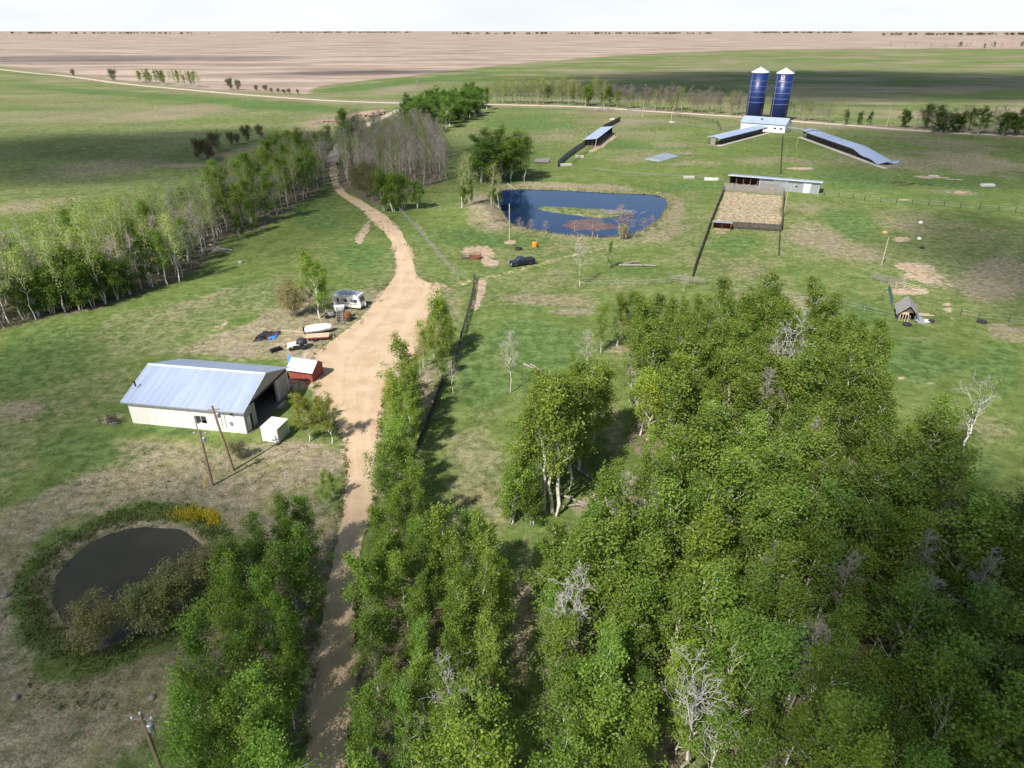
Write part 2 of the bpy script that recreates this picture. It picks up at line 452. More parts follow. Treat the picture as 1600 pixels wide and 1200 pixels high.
def make_ground_mat():
    m, t = newmat('ground')
    p = t.coords()
    a = t.n('ShaderNodeAttribute', attribute_name='cover')
    b = t.n('ShaderNodeAttribute', attribute_name='land')
    sa, sb = t.n('ShaderNodeSeparateColor'), t.n('ShaderNodeSeparateColor')
    t.l(a.outputs['Color'], sa.inputs[0])
    t.l(b.outputs['Color'], sb.inputs[0])
    dr, di, lu = sa.outputs
    pl, li, pa = sb.outputs
    nL = t.noise(p, .035, 4, .6)
    nM = t.noise(p, .22, 5, .62, dist=.6)
    nS = t.noise(p, 1.1, 4, .65)
    nF = t.noise(p, 4.5, 3, .7)
    cl = t.noise(p, .55, 4, .6, (1, 1, 1), .3)
    # grass
    g = t.mix(t.ramp(nM, .35, .65), (.112, .158, .039), (.164, .203, .060))
    lsh = t.ramp(t.math('ADD', lu, t.math('MULTIPLY', t.math('SUBTRACT', nM, .5), 1.0)), .3, .8)
    g = t.mix(lsh, g, t.mix(t.ramp(cl, .35, .65), (.084, .140, .037), (.130, .190, .060)))
    g = t.mix(t.math('MULTIPLY', t.ramp(nS, .45, .72), .5), g, (.050, .082, .022))
    # thatch
    dn = t.math('ADD', dr, t.math('ADD', t.math('MULTIPLY', t.math('SUBTRACT', nM, .5), .62), t.math('ADD', t.math('MULTIPLY', t.math('SUBTRACT', cl, .5), .38), t.math('MULTIPLY', t.math('SUBTRACT', nS, .5), .6))))
    dm = t.math('MULTIPLY', t.ramp(dn, .22, .78), .92)
    th = t.mix(t.ramp(nF, .3, .7), (.215, .168, .118), (.350, .285, .205))
    th = t.mix(t.ramp(nM, .4, .7), th, (.235, .210, .105))
    c = t.mix(dm, g, th)
    # forest litter
    lt = t.mix(t.ramp(nS, .3, .7), (.125, .092, .066), (.240, .190, .138))
    lt = t.mix(t.ramp(cl, .5, .66), lt, (.085, .115, .036))
    c = t.mix(t.math('MULTIPLY', t.ramp(t.math('ADD', li, t.math('MULTIPLY', t.math('SUBTRACT', nS, .5), .8)), .3, .7), .9), c, lt)
    stw = t.mix(t.ramp(nS, .35, .65), (.27, .215, .125), (.41, .335, .22))
    c = t.mix(t.ramp(t.math('ADD', pa, t.math('MULTIPLY', t.math('SUBTRACT', nM, .5), .7)), .3, .75), c, stw)
    # bare soil
    dn2 = t.math('ADD', di, t.math('ADD', t.math('MULTIPLY', t.math('SUBTRACT', nS, .5), .9), t.math('MULTIPLY', t.math('SUBTRACT', nM, .5), .3)))
    so = t.mix(t.ramp(nF, .3, .7), (.34, .245, .155), (.46, .35, .235))
    so = t.mix(t.ramp(nM, .35, .7), so, (.41, .32, .24))
    c = t.mix(t.ramp(dn2, .3, .68), c, so)
    # ploughed land: drill lines, paler knolls
    st = t.noise(p, .013, 5, .6, (.35, 1.2, 1, .12))
    st2 = t.noise(p, .13, 3, .6, (.12, 1.3, 1, .1))
    pc = t.mix(t.ramp(st, .35, .66), (.225, .162, .122), (.44, .345, .268))
    pc = t.mix(t.math('MULTIPLY', t.ramp(st2, .4, .65), .3), pc, (.50, .40, .33))
    c = t.mix(pl, c, pc)
    # tuft-scale speckle
    v = t.math('MULTIPLY', t.ramp(nF, .25, .75, .74, 1.24), t.math('MULTIPLY', t.ramp(nS, .3, .7, .80, 1.20), t.ramp(cl, .3, .7, .84, 1.14)))
    c = t.mix(1.0, c, v, 'MULTIPLY')
    big = t.ramp(nL, .3, .7, .90, 1.10)
    c = t.mix(1.0, c, big, 'MULTIPLY')
    bh = t.math('ADD', t.math('MULTIPLY', nS, .6), t.math('MULTIPLY', nF, .4))
    t.out(t.pbr(c, .95, 0, bh, .22, .1, .8))
    return m


def make_road_mat(name, c1, c2, c3):
    m, t = newmat(name)
    p = t.coords()
    at = t.n('ShaderNodeAttribute', attribute_name='lane')
    s = t.n('ShaderNodeSeparateColor')
    t.l(at.outputs['Color'], s.inputs[0])
    u = s.outputs[0]
    n1, n2, n3 = t.noise(p, .25, 5, .6), t.noise(p, 1.6, 4, .65), t.noise(p, 9, 2, .6)
    c = t.mix(t.ramp(n1, .35, .68), c1, c2)
    c = t.mix(t.math('MULTIPLY', t.ramp(n2, .5, .75), .45), c, c3)
    wob = t.math('MULTIPLY', t.math('SUBTRACT', n1, .5), .12)
    tr = t.math('ABSOLUTE', t.math('SUBTRACT', t.math('FRACT', t.math('ADD', t.math('MULTIPLY', u, 2.0), wob)), .5))
    trk = t.math('MULTIPLY', t.ramp(tr, .05, .2, 1, 0), t.ramp(s.outputs[1], .2, .85, .55, 0))
    lines = t.noise(at.outputs['Color'], 26, 3, .7)
    c = t.mix(t.math('MULTIPLY', t.ramp(lines, .4, .7), .45), c, c3)
    c = t.mix(trk, c, c2)
    c = t.mix(1.0, c, t.ramp(n3, .2, .8, .86, 1.12), 'MULTIPLY')
    t.out(t.pbr(c, .95, 0, t.math('ADD', n2, n3), .03, .1))
    return m


def leaf_mat(name, col, col2, trans=.35):
    m, t = newmat(name)
    v = t.coords('obj')
    oi = t.n('ShaderNodeObjectInfo')
    n = t.noise(v, .55, 3, .6)
    nf = t.noise(v, 3.0, 2, .6)
    c = t.mix(t.ramp(t.math('ADD', t.math('MULTIPLY', n, .55), t.math('MULTIPLY', nf, .45)), .41, .59), col, col2)
    c = t.mix(1.0, c, oi.outputs['Color'], 'MULTIPLY')
    c = t.mix(1.0, c, t.ramp(oi.outputs['Random'], 0, 1, .85, 1.17), 'MULTIPLY')
    b = t.n('ShaderNodeBsdfPrincipled')
    t.l(c, b.inputs['Base Color'])
    b.inputs['Roughness'].default_value = .45
    b.inputs['Specular IOR Level'].default_value = .25
    tr = t.n('ShaderNodeBsdfTranslucent')
    t.l(t.mix(1.0, c, (1.15, 1.2, .6), 'MULTIPLY'), tr.inputs[0])
    mx = t.n('ShaderNodeMixShader')
    mx.inputs[0].default_value = trans
    t.l(b.outputs[0], mx.inputs[1])
    t.l(tr.outputs[0], mx.inputs[2])
    t.out(mx.outputs[0])
    return m


def bark_mat(name, c1, c2):
    m, t = newmat(name)
    v = t.coords('obj')
    n = t.noise(v, 2.2, 4, .7, (1, 1, .6))
    n2 = t.noise(v, 7, 3, .7, (.5, .5, 2.4))
    f = t.math('MAXIMUM', t.ramp(n, .52, .66), t.ramp(n2, .56, .68))
    oi = t.n('ShaderNodeObjectInfo')
    t.out(t.pbr(t.mix(1.0, t.mix(f, c1, c2), oi.outputs['Color'], 'MULTIPLY'), .85, 0, n2, .01, .2))
    return m


def water_mat(name, deep, rough, bscale, bstr):
    m, t = newmat(name)
    p = t.coords()
    n = t.noise(p, bscale, 3, .6, (1, 2.2, 1))
    n2 = t.noise(p, .12, 3, .5)
    c = t.mix(t.ramp(n2, .4, .7), deep, tuple(v * 1.35 for v in deep))
    b = t.n('ShaderNodeBsdfPrincipled')
    t.l(c, b.inputs['Base Color'])
    b.inputs['Roughness'].default_value = rough
    b.inputs['IOR'].default_value = 1.33
    bp = t.n('ShaderNodeBump')
    bp.inputs['Distance'].default_value = .05
    bp.inputs['Strength'].default_value = bstr
    t.l(n, bp.inputs['Height'])
    t.l(bp.outputs[0], b.inputs['Normal'])
    t.out(b.outputs[0])
    return m


M = {}
M['ground'] = make_ground_mat()
ground.data.materials.append(M['ground'])
M['drive'] = make_road_mat('drive_gravel', (.47, .337, .212), (.58, .443, .300), (.41, .295, .188))
M['range'] = make_road_mat('range_gravel', (.50, .41, .32), (.60, .50, .40), (.44, .35, .27))
M['leaf'] = leaf_mat('aspen_leaf', (.128, .206, .026), (.246, .322, .060), .45)
M['bud'] = leaf_mat('bud_leaf', (.250, .285, .075), (.370, .390, .135), .45)
M['dleaf'] = leaf_mat('dark_leaf', (.090, .155, .024), (.165, .235, .038), .42)
M['wleaf'] = leaf_mat('willow_leaf', (.215, .235, .105), (.350, .350, .185), .42)
M['bark'] = bark_mat('aspen_bark', (.62, .58, .50), (.26, .225, .185))
M['dead'] = bark_mat('dead_wood', (.49, .455, .425), (.31, .28, .25))
M['drift'] = simple('drift_wood', (.37, .335, .30), (.23, .205, .18), .9, scale=2, stretch=(3, 3, .6))
M['twig'] = bark_mat('grey_twig', (.36, .315, .275), (.22, .19, .165))
M['pied'] = bark_mat('pied_bark', (.56, .53, .48), (.05, .043, .038))
M['stem'] = bark_mat('grey_stem', (.54, .50, .43), (.33, .29, .25))
M['reed'] = leaf_mat('reed', (.16, .18, .06), (.30, .26, .13), .2)
M['sedge'] = leaf_mat('sedge', (.115, .165, .040), (.215, .235, .09), .3)
M['bloom'] = leaf_mat('bloom', (.60, .48, .03), (.72, .60, .06), .2)
M['cream'] = simple('cream_siding', (.84, .79, .72), (.76, .70, .62), .6, scale=.5, stretch=(6, 6, .4), bump=.004)
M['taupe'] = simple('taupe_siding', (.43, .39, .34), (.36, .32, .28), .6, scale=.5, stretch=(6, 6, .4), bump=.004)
M['blueroof'] = simple('blue_metal_roof', (.40, .46, .60), (.33, .385, .51), .42, .15, scale=.5, stretch=(2.5, .3, .3), bump=.003, spec=.5)
M['trim'] = simple('roof_trim', (.62, .66, .72), None, .45, .1)
M['white'] = simple('white_paint', (.80, .80, .78), (.68, .67, .64), .5, scale=1.2, bump=.003)
M['dirtywhite'] = simple('weathered_white', (.70, .69, .66), (.50, .48, .44), .6, scale=.9, bump=.004)
M['dark'] = simple('dark_rubber', (.022, .021, .021), (.04, .038, .036), .8)
M['black'] = simple('black_tarp', (.018, .018, .022), (.045, .045, .052), .45, bump=.03)
M['glass'] = simple('dark_glass', (.03, .035, .04), (.05, .055, .06), .1, spec=.6, bump=0.0)
M['red'] = simple('red_boards', (.34, .085, .062), (.26, .06, .045), .75, stretch=(5, 5, .5), scale=.8)
M['rust'] = simple('rusty_steel', (.28, .115, .05), (.16, .07, .04), .85, .1, scale=1.2)
M['rustpale'] = simple('rusty_boards', (.20, .10, .055), (.13, .07, .045), .85, stretch=(4, 4, .5))
M['galv'] = simple('galvanised_sheet', (.52, .54, .57), (.38, .39, .41), .4, .5, scale=.5, stretch=(4, 4, .5), bump=.003)
M['greywood'] = simple('grey_weathered_wood', (.30, .275, .25), (.19, .17, .155), .9, stretch=(3, 3, .6), scale=2)
M['brownwood'] = simple('brown_weathered_wood', (.20, .155, .12), (.11, .085, .068), .9, stretch=(3, 3, .6), scale=2)
M['darkwood'] = simple('dark_weathered_wood', (.085, .072, .064), (.05, .042, .038), .9, scale=2)
M['pole'] = simple('pole_wood', (.33, .225, .145), (.22, .15, .10), .85, stretch=(4, 4, .4), scale=2)
M['palepole'] = simple('pale_pole_wood', (.52, .44, .30), (.40, .33, .23), .85, stretch=(4, 4, .4), scale=2)
M['silo'] = simple('blue_enamel', (.006, .020, .105), (.008, .026, .130), .42, 0, scale=.3, spec=.55, bump=.001)
M['siloband'] = simple('steel_band', (.24, .29, .42), None, .5, .2)
M['shingle'] = simple('old_shingle', (.33, .30, .29), (.22, .20, .195), .95, scale=3, stretch=(1, 1, 3))
M['concrete'] = simple('concrete', (.52, .49, .44), (.42, .39, .35), .9, scale=1)
M['bluetarp'] = simple('blue_tarp', (.05, .19, .58), (.10, .28, .68), .45, bump=.04)
M['orange'] = simple('orange_plastic', (.72, .30, .03), (.60, .24, .03), .5)
M['yellow'] = simple('yellow_plastic', (.75, .52, .04), None, .5)
M['tan'] = simple('plywood', (.56, .45, .31), (.48, .37, .25), .8, scale=2)
M['navy'] = simple('navy_paint', (.014, .020, .042), (.020, .028, .055), .25, .2, scale=.8, spec=.6, bump=.0005)
M['chrome'] = simple('bright_metal', (.6, .6, .6), None, .3, .8)
M['lampglass'] = simple('lamp_glass', (.7, .68, .6), None, .2)
M['redlamp'] = simple('tail_lamp', (.35, .02, .02), None, .3)
M['rock'] = simple('field_stone', (.40, .25, .19), (.28, .20, .165), .9, scale=.8)
M['palerock'] = simple('pale_stone', (.50, .46, .42), (.38, .35, .32), .9)
M['fieldgrey'] = simple('grey_stone', (.33, .30, .27), (.22, .20, .18), .9)
M['green'] = simple('green_net', (.10, .20, .15), (.07, .15, .12), .8)
M['hay'] = simple('old_hay', (.34, .27, .17), (.24, .185, .12), .95, scale=2, bump=.1)
M['silt'] = simple('red_silt', (.135, .066, .048), (.095, .05, .04), .35, scale=.2, bump=.01)
M['water_far'] = water_mat('pond_water', (.006, .019, .060), .05, 1.5, .10)
M['water_near'] = water_mat('murky_water', (.050, .044, .024), .10, 1.2, .05)

# ------------------------------------------------------------------ mesh builder


class MB:
    def __init__(s):
        s.v, s.f = [], []

    def poly(s, pts):
        i = len(s.v)
        s.v += [tuple(p) for p in pts]
        s.f.append(tuple(range(i, i + len(pts))))
        return s

    def prism(s, base, d):
        """closed solid: polygon swept along d"""
        i, n = len(s.v), len(base)
        d = Vector(d)
        s.v += [tuple(p) for p in base] + [tuple(Vector(p) + d) for p in base]
        s.f.append(tuple(range(i + n - 1, i - 1, -1)))
        s.f.append(tuple(range(i + n, i + 2 * n)))
        for k in range(n):
            s.f.append((i + k, i + (k + 1) % n, i + n + (k + 1) % n, i + n + k))
        return s

    def box(s, x0, x1, y0, y1, z0, z1, rot=0.0, tilt=0.0):
        c = Vector(((x0 + x1) / 2, (y0 + y1) / 2, (z0 + z1) / 2))
        R = Matrix.Rotation(rot, 3, 'Z') @ Matrix.Rotation(tilt, 3, 'Y')
        i = len(s.v)
        for z in (z0, z1):
            for x, y in ((x0, y0), (x1, y0), (x1, y1), (x0, y1)):
                s.v.append(tuple(c + R @ (Vector((x, y, z)) - c)))
        s.f += [(i + 3, i + 2, i + 1, i), (i + 4, i + 5, i + 6, i + 7), (i, i + 1, i + 5, i + 4), (i + 1, i + 2, i + 6, i + 5), (i + 2, i + 3, i + 7, i + 6), (i + 3, i, i + 4, i + 7)]
        return s

    def tube(s, pts, rad, n=6, cap=True):
        pts = [Vector(p) for p in pts]
        if not isinstance(rad, (list, tuple)):
            rad = [rad] * len(pts)
        i = len(s.v)
        for k, p in enumerate(pts):
            d = (pts[min(k + 1, len(pts) - 1)] - pts[max(k - 1, 0)])
            d = d.normalized() if d.length > 1e-9 else Vector((0, 0, 1))
            u = d.cross(Vector((0, 0, 1)))
            u = u.normalized() if u.length > 1e-3 else Vector((1, 0, 0))
            w = d.cross(u)
            for j in range(n):
                a = 2 * PI * j / n
                s.v.append(tuple(p + (u * math.cos(a) + w * math.sin(a)) * rad[k]))
        for k in range(len(pts) - 1):
            for j in range(n):
                a, b = i + k * n + j, i + k * n + (j + 1) % n
                s.f.append((a, b, b + n, a + n))
        if cap:
            s.f.append(tuple(range(i + n - 1, i - 1, -1)))
            s.f.append(tuple(range(i + (len(pts) - 1) * n, i + len(pts) * n)))
        return s

    def lathe(s, prof, n=24, c=(0, 0, 0)):
        i = len(s.v)
        for r, z in prof:
            for j in range(n):
                a = 2 * PI * j / n
                s.v.append((c[0] + r * math.cos(a), c[1] + r * math.sin(a), c[2] + z))
        for k in range(len(prof) - 1):
            for j in range(n):
                a, b = i + k * n + j, i + k * n + (j + 1) % n
                s.f.append((a, b, b + n, a + n))
        s.f.append(tuple(range(i + n - 1, i - 1, -1)))
        s.f.append(tuple(range(i + (len(prof) - 1) * n, i + len(prof) * n)))
        return s

    def rock(s, c, r, sq=(1, 1, .7), rnd=random):
        i = len(s.v)
        t = (1 + 5 ** .5) / 2
        for p in [(-1, t, 0), (1, t, 0), (-1, -t, 0), (1, -t, 0), (0, -1, t), (0, 1, t), (0, -1, -t), (0, 1, -t), (t, 0, -1), (t, 0, 1), (-t, 0, -1), (-t, 0, 1)]:
            q = Vector(p).normalized() * r * rnd.uniform(.75, 1.2)
            s.v.append((c[0] + q.x * sq[0], c[1] + q.y * sq[1], c[2] + q.z * sq[2]))
        for f in [(0, 11, 5), (0, 5, 1), (0, 1, 7), (0, 7, 10), (0, 10, 11), (1, 5, 9), (5, 11, 4), (11, 10, 2), (10, 7, 6), (7, 1, 8), (3, 9, 4), (3, 4, 2), (3, 2, 6), (3, 6, 8), (3, 8, 9), (4, 9, 5), (2, 4, 11), (6, 2, 10), (8, 6, 7), (9, 8, 1)]:
            s.f.append(tuple(i + k for k in f))
        return s

    def mesh(s, name, mat, smooth=False):
        me = bpy.data.meshes.new(name)
        me.from_pydata(s.v, [], s.f)
        me.materials.append(M[mat])
        if smooth:
            me.polygons.foreach_set('use_smooth', [True] * len(me.polygons))
        me.update()
        return me


def link(name, me, parent=None):
    o = bpy.data.objects.new(name, me)
    COL.objects.link(o)
    if parent is not None:
        o.parent = parent
    return o


def part(name, mb, mat, parent, smooth=False, label=None):
    o = link(name, mb.mesh(name, mat, smooth), parent)
    if label:
        o['label'] = label
    return o


def thing(name, label, cat, loc=(0, 0, 0), rz=0.0, group=None):
    o = link(name, None)
    o.location = loc
    o.rotation_euler = (0, 0, rz)
    return tag(o, label, cat, group)


def tag(o, label, cat, group=None):
    o['label'] = label
    o['category'] = cat
    if group:
        o['group'] = group
    return o


def structure(name, me):
    o = link(name, me)
    o['kind'] = 'structure'
    return o


def stuff(name, me, label):
    o = link(name, me)
    o['kind'] = 'stuff'
    o['label'] = label
    return o


def yaw(a, b):
    return math.atan2(b.y - a.y, b.x - a.x)


def copy_tree(o, parent=None):
    c = o.copy()
    COL.objects.link(c)
    if parent is not None:
        c.parent = parent
    for ch in list(o.children):
        copy_tree(ch, c)
    return c

# ------------------------------------------------------------------ roads and water


def strip_mesh(name, L, R, mat, lift, jit, ncol=11):
    """road sheet between two edge lines, ragged at its edges"""
    def dens(ps, k):
        ps = np.array([(p.x, p.y) for p in ps])
        t = np.arange(len(ps))
        tt = np.linspace(0, len(ps) - 1, k)
        # smooth (Catmull-Rom) resample
        i1 = np.clip(np.floor(tt).astype(int), 0, len(ps) - 2)
        f = (tt - i1)[:, None]
        p0, p1, p2, p3 = ps[np.clip(i1 - 1, 0, None)], ps[i1], ps[i1 + 1], ps[np.clip(i1 + 2, None, len(ps) - 1)]
        return .5 * (2 * p1 + (p2 - p0) * f + (2 * p0 - 5 * p1 + 4 * p2 - p3) * f ** 2 + (3 * p1 - p0 - 3 * p2 + p3) * f ** 3)
    k = len(L) * 14
    l, r = dens(L, k), dens(R, k)
    ac = (r - l) / np.maximum(np.linalg.norm(r - l, axis=1), .01)[:, None]
    s = np.cumsum(np.r_[0, np.linalg.norm(np.diff(l, axis=0), axis=1)])
    l = l - ac * ((fbm(s * .8, s * 0 + 3, 4) - .5) * jit * 2)[:, None]
    r = r + ac * ((fbm(s * .8, s * 0 + 33, 4) - .5) * jit * 2)[:, None]
    u = np.linspace(0, 1, ncol)
    pts = l[:, None, :] * (1 - u)[None, :, None] + r[:, None, :] * u[None, :, None]
    x, y = pts[..., 0].ravel(), pts[..., 1].ravel()
    z = height(x, y) + lift + .05 * np.tile(np.minimum(u, 1 - u) * 2, k)
    me = bpy.data.meshes.new(name)
    ii = np.arange(k * ncol).reshape(k, ncol)
    q = np.stack([ii[:-1, :-1], ii[:-1, 1:], ii[1:, 1:], ii[1:, :-1]], -1).reshape(-1, 4)
    mesh_np(me, np.stack([x, y, z], 1), q)
    a = me.color_attributes.new('lane', 'FLOAT_COLOR', 'POINT')
    uu = np.tile(u, k)
    a.data.foreach_set('color', np.stack([uu, np.abs(uu - .5) * 2, uu * 0, uu * 0 + 1], 1).astype(np.float32).ravel())
    me.materials.append(M[mat])
    me.polygons.foreach_set('use_smooth', np.ones(len(me.polygons), bool))
    return me


structure('gravel_drive', strip_mesh('gravel_drive', [G(r[1], r[0]) for r in DRIVE], [G(r[2], r[0]) for r in DRIVE], 'drive', .03, .28, 15))


def road_along(name, pts, w, mat, lift):
    q = [G(*p) for p in pts]
    L, R = [], []
    for i, p in enumerate(q):
        d = q[min(i + 1, len(q) - 1)] - q[max(i - 1, 0)]
        n = Vector((-d.y, d.x, 0)).normalized() * w / 2
        L.append(p + n)
        R.append(p - n)
    structure(name, strip_mesh(name, L, R, mat, lift, .5, 7))


road_along('range_road', [(-420, 62), (-200, 83), (0, 108.5), (100, 118.5), (190, 130.5), (300, 141), (400, 149.5), (520, 157.5), (640, 161.5), (700, 163), (770, 163.5), (860, 165.5), (930, 168), (1000, 173), (1080, 178), (1160, 183), (1240, 189.5), (1320, 195.5),
                          (1400, 202), (1500, 208), (1600, 213), (1850, 226)], 6.5, 'range', .06)
road_along('farm_lane', [(519, 254), (524, 240), (536, 222), (560, 203), (600, 183), (632, 168), (646, 162.5)], 5, 'range', .11)


def water(name, poly, mat, grow):
    c = Vector((sum(p[0] for p in poly) / len(poly), sum(p[1] for p in poly) / len(poly), 0))
    mb = MB()
    pts = []
    for p in poly:
        d = Vector((p[0] - c.x, p[1] - c.y, 0))
        pts.append((c.x + d.x * (1 + grow / d.length), c.y + d.y * (1 + grow / d.length), WZ))
    mb.poly(pts)
    structure(name, mb.mesh(name, mat))


water('pond_water', FP, 'water_far', 1.2)
water('dugout_water', NP, 'water_near', .9)
# red silt shoal just breaking the surface of the far pond
mb = MB()
pts = []
for a in range(40):
    t = 2 * PI * a / 40
    k = 1 + .12 * math.sin(3 * t + 1) + .08 * math.sin(7 * t)
    p = G(921 + 42 * math.cos(t) * k, 352 + 8.0 * math.sin(t) * k + 5 * math.cos(t) * .4, WZ + .006)
    pts.append(p)
mb.poly(pts[::-1])
structure('silt_shoal', mb.mesh('silt_shoal', 'silt'))

# ------------------------------------------------------------------ fences


def fence(name, label, pts, kind='rail', h=1.3, gap=3.0, mat='greywood', rails=3, group=None, lean=0.0, pr=.08):
    q = [G(*p) for p in pts]
    o = thing(name, label, 'fence', q[0], 0, group)
    rnd = random.Random(len(label) * 7 + int(q[0].x * 3))
    seg = []
    for a, b in zip(q, q[1:]):
        n = max(1, round((b - a).length / gap))
        seg += [a.lerp(b, k / n) for k in range(n)]
    seg.append(q[-1])
    if len(seg) > 95:
        step = len(seg) / 95
        seg = [seg[int(k * step)] for k in range(95)] + [seg[-1]]
    post = MB().tube([(0, 0, -.3), (0, 0, h + .12)], [pr, pr * .85], 6).mesh('post', mat)
    for p in seg:
        c = link('post', post, o)
        c.location = p - q[0]
        c.location.z = hz(p.x, p.y)
        c.rotation_euler = (rnd.gauss(0, .05) + lean, rnd.gauss(0, .05), rnd.random() * 6)
    if kind == 'rail':
        for r in range(rails):
            mb = MB()
            z = h * (r + .8) / rails
            for a, b in zip(seg, seg[1:]):
                a2, b2 = a - q[0], b - q[0]
                za, zb = hz(a.x, a.y) + z + rnd.gauss(0, .05), hz(b.x, b.y) + z + rnd.gauss(0, .05)
                mb.tube([(a2.x, a2.y, za), (b2.x, b2.y, zb)], .055 if mat != 'wire' else .02, 5)
            part('rail', mb, mat, o)
    elif kind == 'wire':
        for r in range(rails):
            mb = MB()
            z = h * (r + .9) / rails
            pp = [(a.x - q[0].x, a.y - q[0].y, hz(a.x, a.y) + z) for a in seg]
            mb.tube(pp, .018, 3)
            part('wire', mb, 'galv', o)
    elif kind == 'board':
        for a, b in zip(seg, seg[1:]):
            mb = MB()
            a2, b2 = a - q[0], b - q[0]
            d = (b2 - a2)
            L = d.length
            d.normalize()
            nrm = Vector((-d.y, d.x, 0)) * .03
            n = max(2, int(L / .24))
            for k in range(n):
                p0, p1 = a2 + d * (L * k / n), a2 + d * (L * (k + .86) / n)
                z0 = hz(a.x, a.y)
                hh = h * rnd.uniform(.92, 1.04)
                mb.prism([p0 + nrm + Vector((0, 0, z0)), p1 + nrm + Vector((0, 0, z0)), p1 + nrm + Vector((0, 0, z0 + hh)), p0 + nrm + Vector((0, 0, z0 + hh))], nrm * 1.3)
            mb.tube([a2 + nrm * 3.4 + Vector((0, 0, hz(a.x, a.y) + h * .25)), b2 + nrm * 3.4 + Vector((0, 0, hz(b.x, b.y) + h * .25))], .05, 4)
            mb.tube([a2 + nrm * 3.4 + Vector((0, 0, hz(a.x, a.y) + h * .8)), b2 + nrm * 3.4 + Vector((0, 0, hz(b.x, b.y) + h * .8))], .05, 4)
            part('board_panel', mb, mat, o)
    return o


fence('rail_fence', 'pale grey rail fence slanting through grass beside the bend of the gravel drive', [(625, 331), (650, 358), (680, 393), (705, 424), (718, 438)], 'rail', 1.25, 3, 'greywood', 3)
fence('rail_fence', 'dark rail fence running from the pale dirt path down behind the roadside trees', [(742, 436), (739, 462), (733, 488), (724, 520), (716, 552), (707, 580)], 'rail', 1.4, 2.6, 'darkwood', 4)
fence('plank_fence', 'dark plank fence at the edge of the bright paddock beside roadside aspens', [(692, 596), (676, 642), (662, 676), (650, 704)], 'board', .95, 2.6, 'darkwood')
fence('board_fence', 'tall grey board fence in front of the long open shed', [(1131, 297), (1162, 299.5), (1195, 302), (1223, 304.5)], 'board', 2.3, 3.0, 'greywood')
fence('board_fence', 'grey board fence closing the near side of the straw pen', [(1142, 357), (1170, 358.5), (1200, 360.5), (1220, 362)], 'board', 1.8, 3.0, 'darkwood')
fence('board_fence', 'dark board fence seen edge-on along the far side of the straw pen', [(1224, 305), (1222.5, 325), (1221, 345), (1219.5, 362)], 'board', 2.2, 3.0, 'brownwood')
fence('rail_fence', 'brown rail fence falling from the straw pen towards the dense wood', [(1131, 298), (1121, 322), (1110, 350), (1098, 384), (1088, 412), (1081, 434)], 'rail', 1.5, 2.6, 'brownwood', 5)
fence('rail_fence', 'dark rail fence running up from the straw pen to the silo building', [(1219, 272), (1220, 250), (1221.5, 230), (1223, 213)], 'rail', 1.5, 3, 'darkwood', 4)
fence('wire_fence', 'short dark line of posts below the straw pen corner', [(1218, 364), (1217, 380), (1216, 400)], 'rail', 1.3, 2.6, 'darkwood', 2)
fence('wire_fence', 'dark post and wire fence crossing the pasture from the long shed', [(1288, 305), (1332, 310), (1350, 313.5), (1400, 318), (1450, 321), (1500, 325), (1560, 330), (1640, 337)], 'wire', 1.4, 4.5, 'darkwood', 3, None, 0, .11)
fence('windbreak_fence', 'grey windbreak fence running from the grass to the open-front cattle shelter', [(871, 261), (884, 249), (899, 238), (914, 228)], 'board', 2.4, 3, 'greywood')
fence('windbreak_fence', 'dark windbreak fence continuing behind the open-front cattle shelter', [(943, 203), (956, 196), (969, 189)], 'board', 2.4, 4, 'brownwood')
fence('rail_fence', 'thin brown rail fence from the cattle shelter back along the enclosure', [(931, 229), (917, 238), (905, 247), (893, 257)], 'rail', 1.2, 3, 'brownwood', 2)
fence('rail_fence', 'grey corral fence between the cattle shelter and the silos', [(969, 190), (1005, 192), (1040, 194), (1070, 196), (1100, 201), (1135, 204), (1156, 206)], 'rail', 1.7, 4, 'greywood', 4)
fence('rail_fence', 'brown corral fence behind the grey one near the range road', [(1056, 182), (1090, 188), (1120, 193), (1126, 204)], 'rail', 1.7, 4, 'darkwood', 3)
fence('rail_fence', 'low sagging grey fence above the far bank of the blue pond', [(921, 266), (960, 270), (1000, 273), (1050, 276), (1100, 279), (1131, 284)], 'rail', .75, 4, 'greywood', 2)
fence('rail_fence', 'short silvery gate panels near the bare bush above the wood', [(1047, 439), (1065, 441), (1085, 443), (1101, 445)], 'rail', 1.3, 3, 'greywood', 4)
fence('loading_corral', 'grey plank alley of the cattle loading corral', [(1361, 436), (1376, 440), (1391, 443.5), (1413, 448)], 'rail', 1.5, 2.2, 'greywood', 6)
fence('loading_corral', 'pale plank lower side of the cattle loading corral', [(1388, 453), (1410, 450), (1412, 452), (1434, 457)], 'rail', 1.3, 2.2, 'palepole', 4)
fence('net_fence', 'short green fence panel running from the loading corral to the ruined hut', [(1387, 454), (1390, 466), (1393, 481)], 'board', 1.4, 2.2, 'green')
fence('wire_fence', 'sparse post and wire fence through grass in front of the ruined hut', [(1290, 468), (1320, 479), (1350, 487), (1400, 499), (1420, 503)], 'wire', 1.1, 5, 'greywood', 2)
fence('wire_fence', 'dark post and wire fence below the right pasture knoll', [(1500, 493), (1528, 499), (1575, 504), (1660, 512)], 'wire', 1.2, 5, 'darkwood', 2)
fence('wire_fence', 'thin wire fence across the grass behind the bare white tree', [(913, 446), (960, 446.5), (1010, 446), (1046, 443)], 'wire', 1.1, 5, 'greywood', 2)
fence('wire_fence', 'wire fence along the near ditch of the range road', [(770, 168), (860, 170), (960, 176), (1060, 182.5), (1150, 189)], 'wire', 1.3, 7, 'greywood', 2)

# ------------------------------------------------------------------ poles


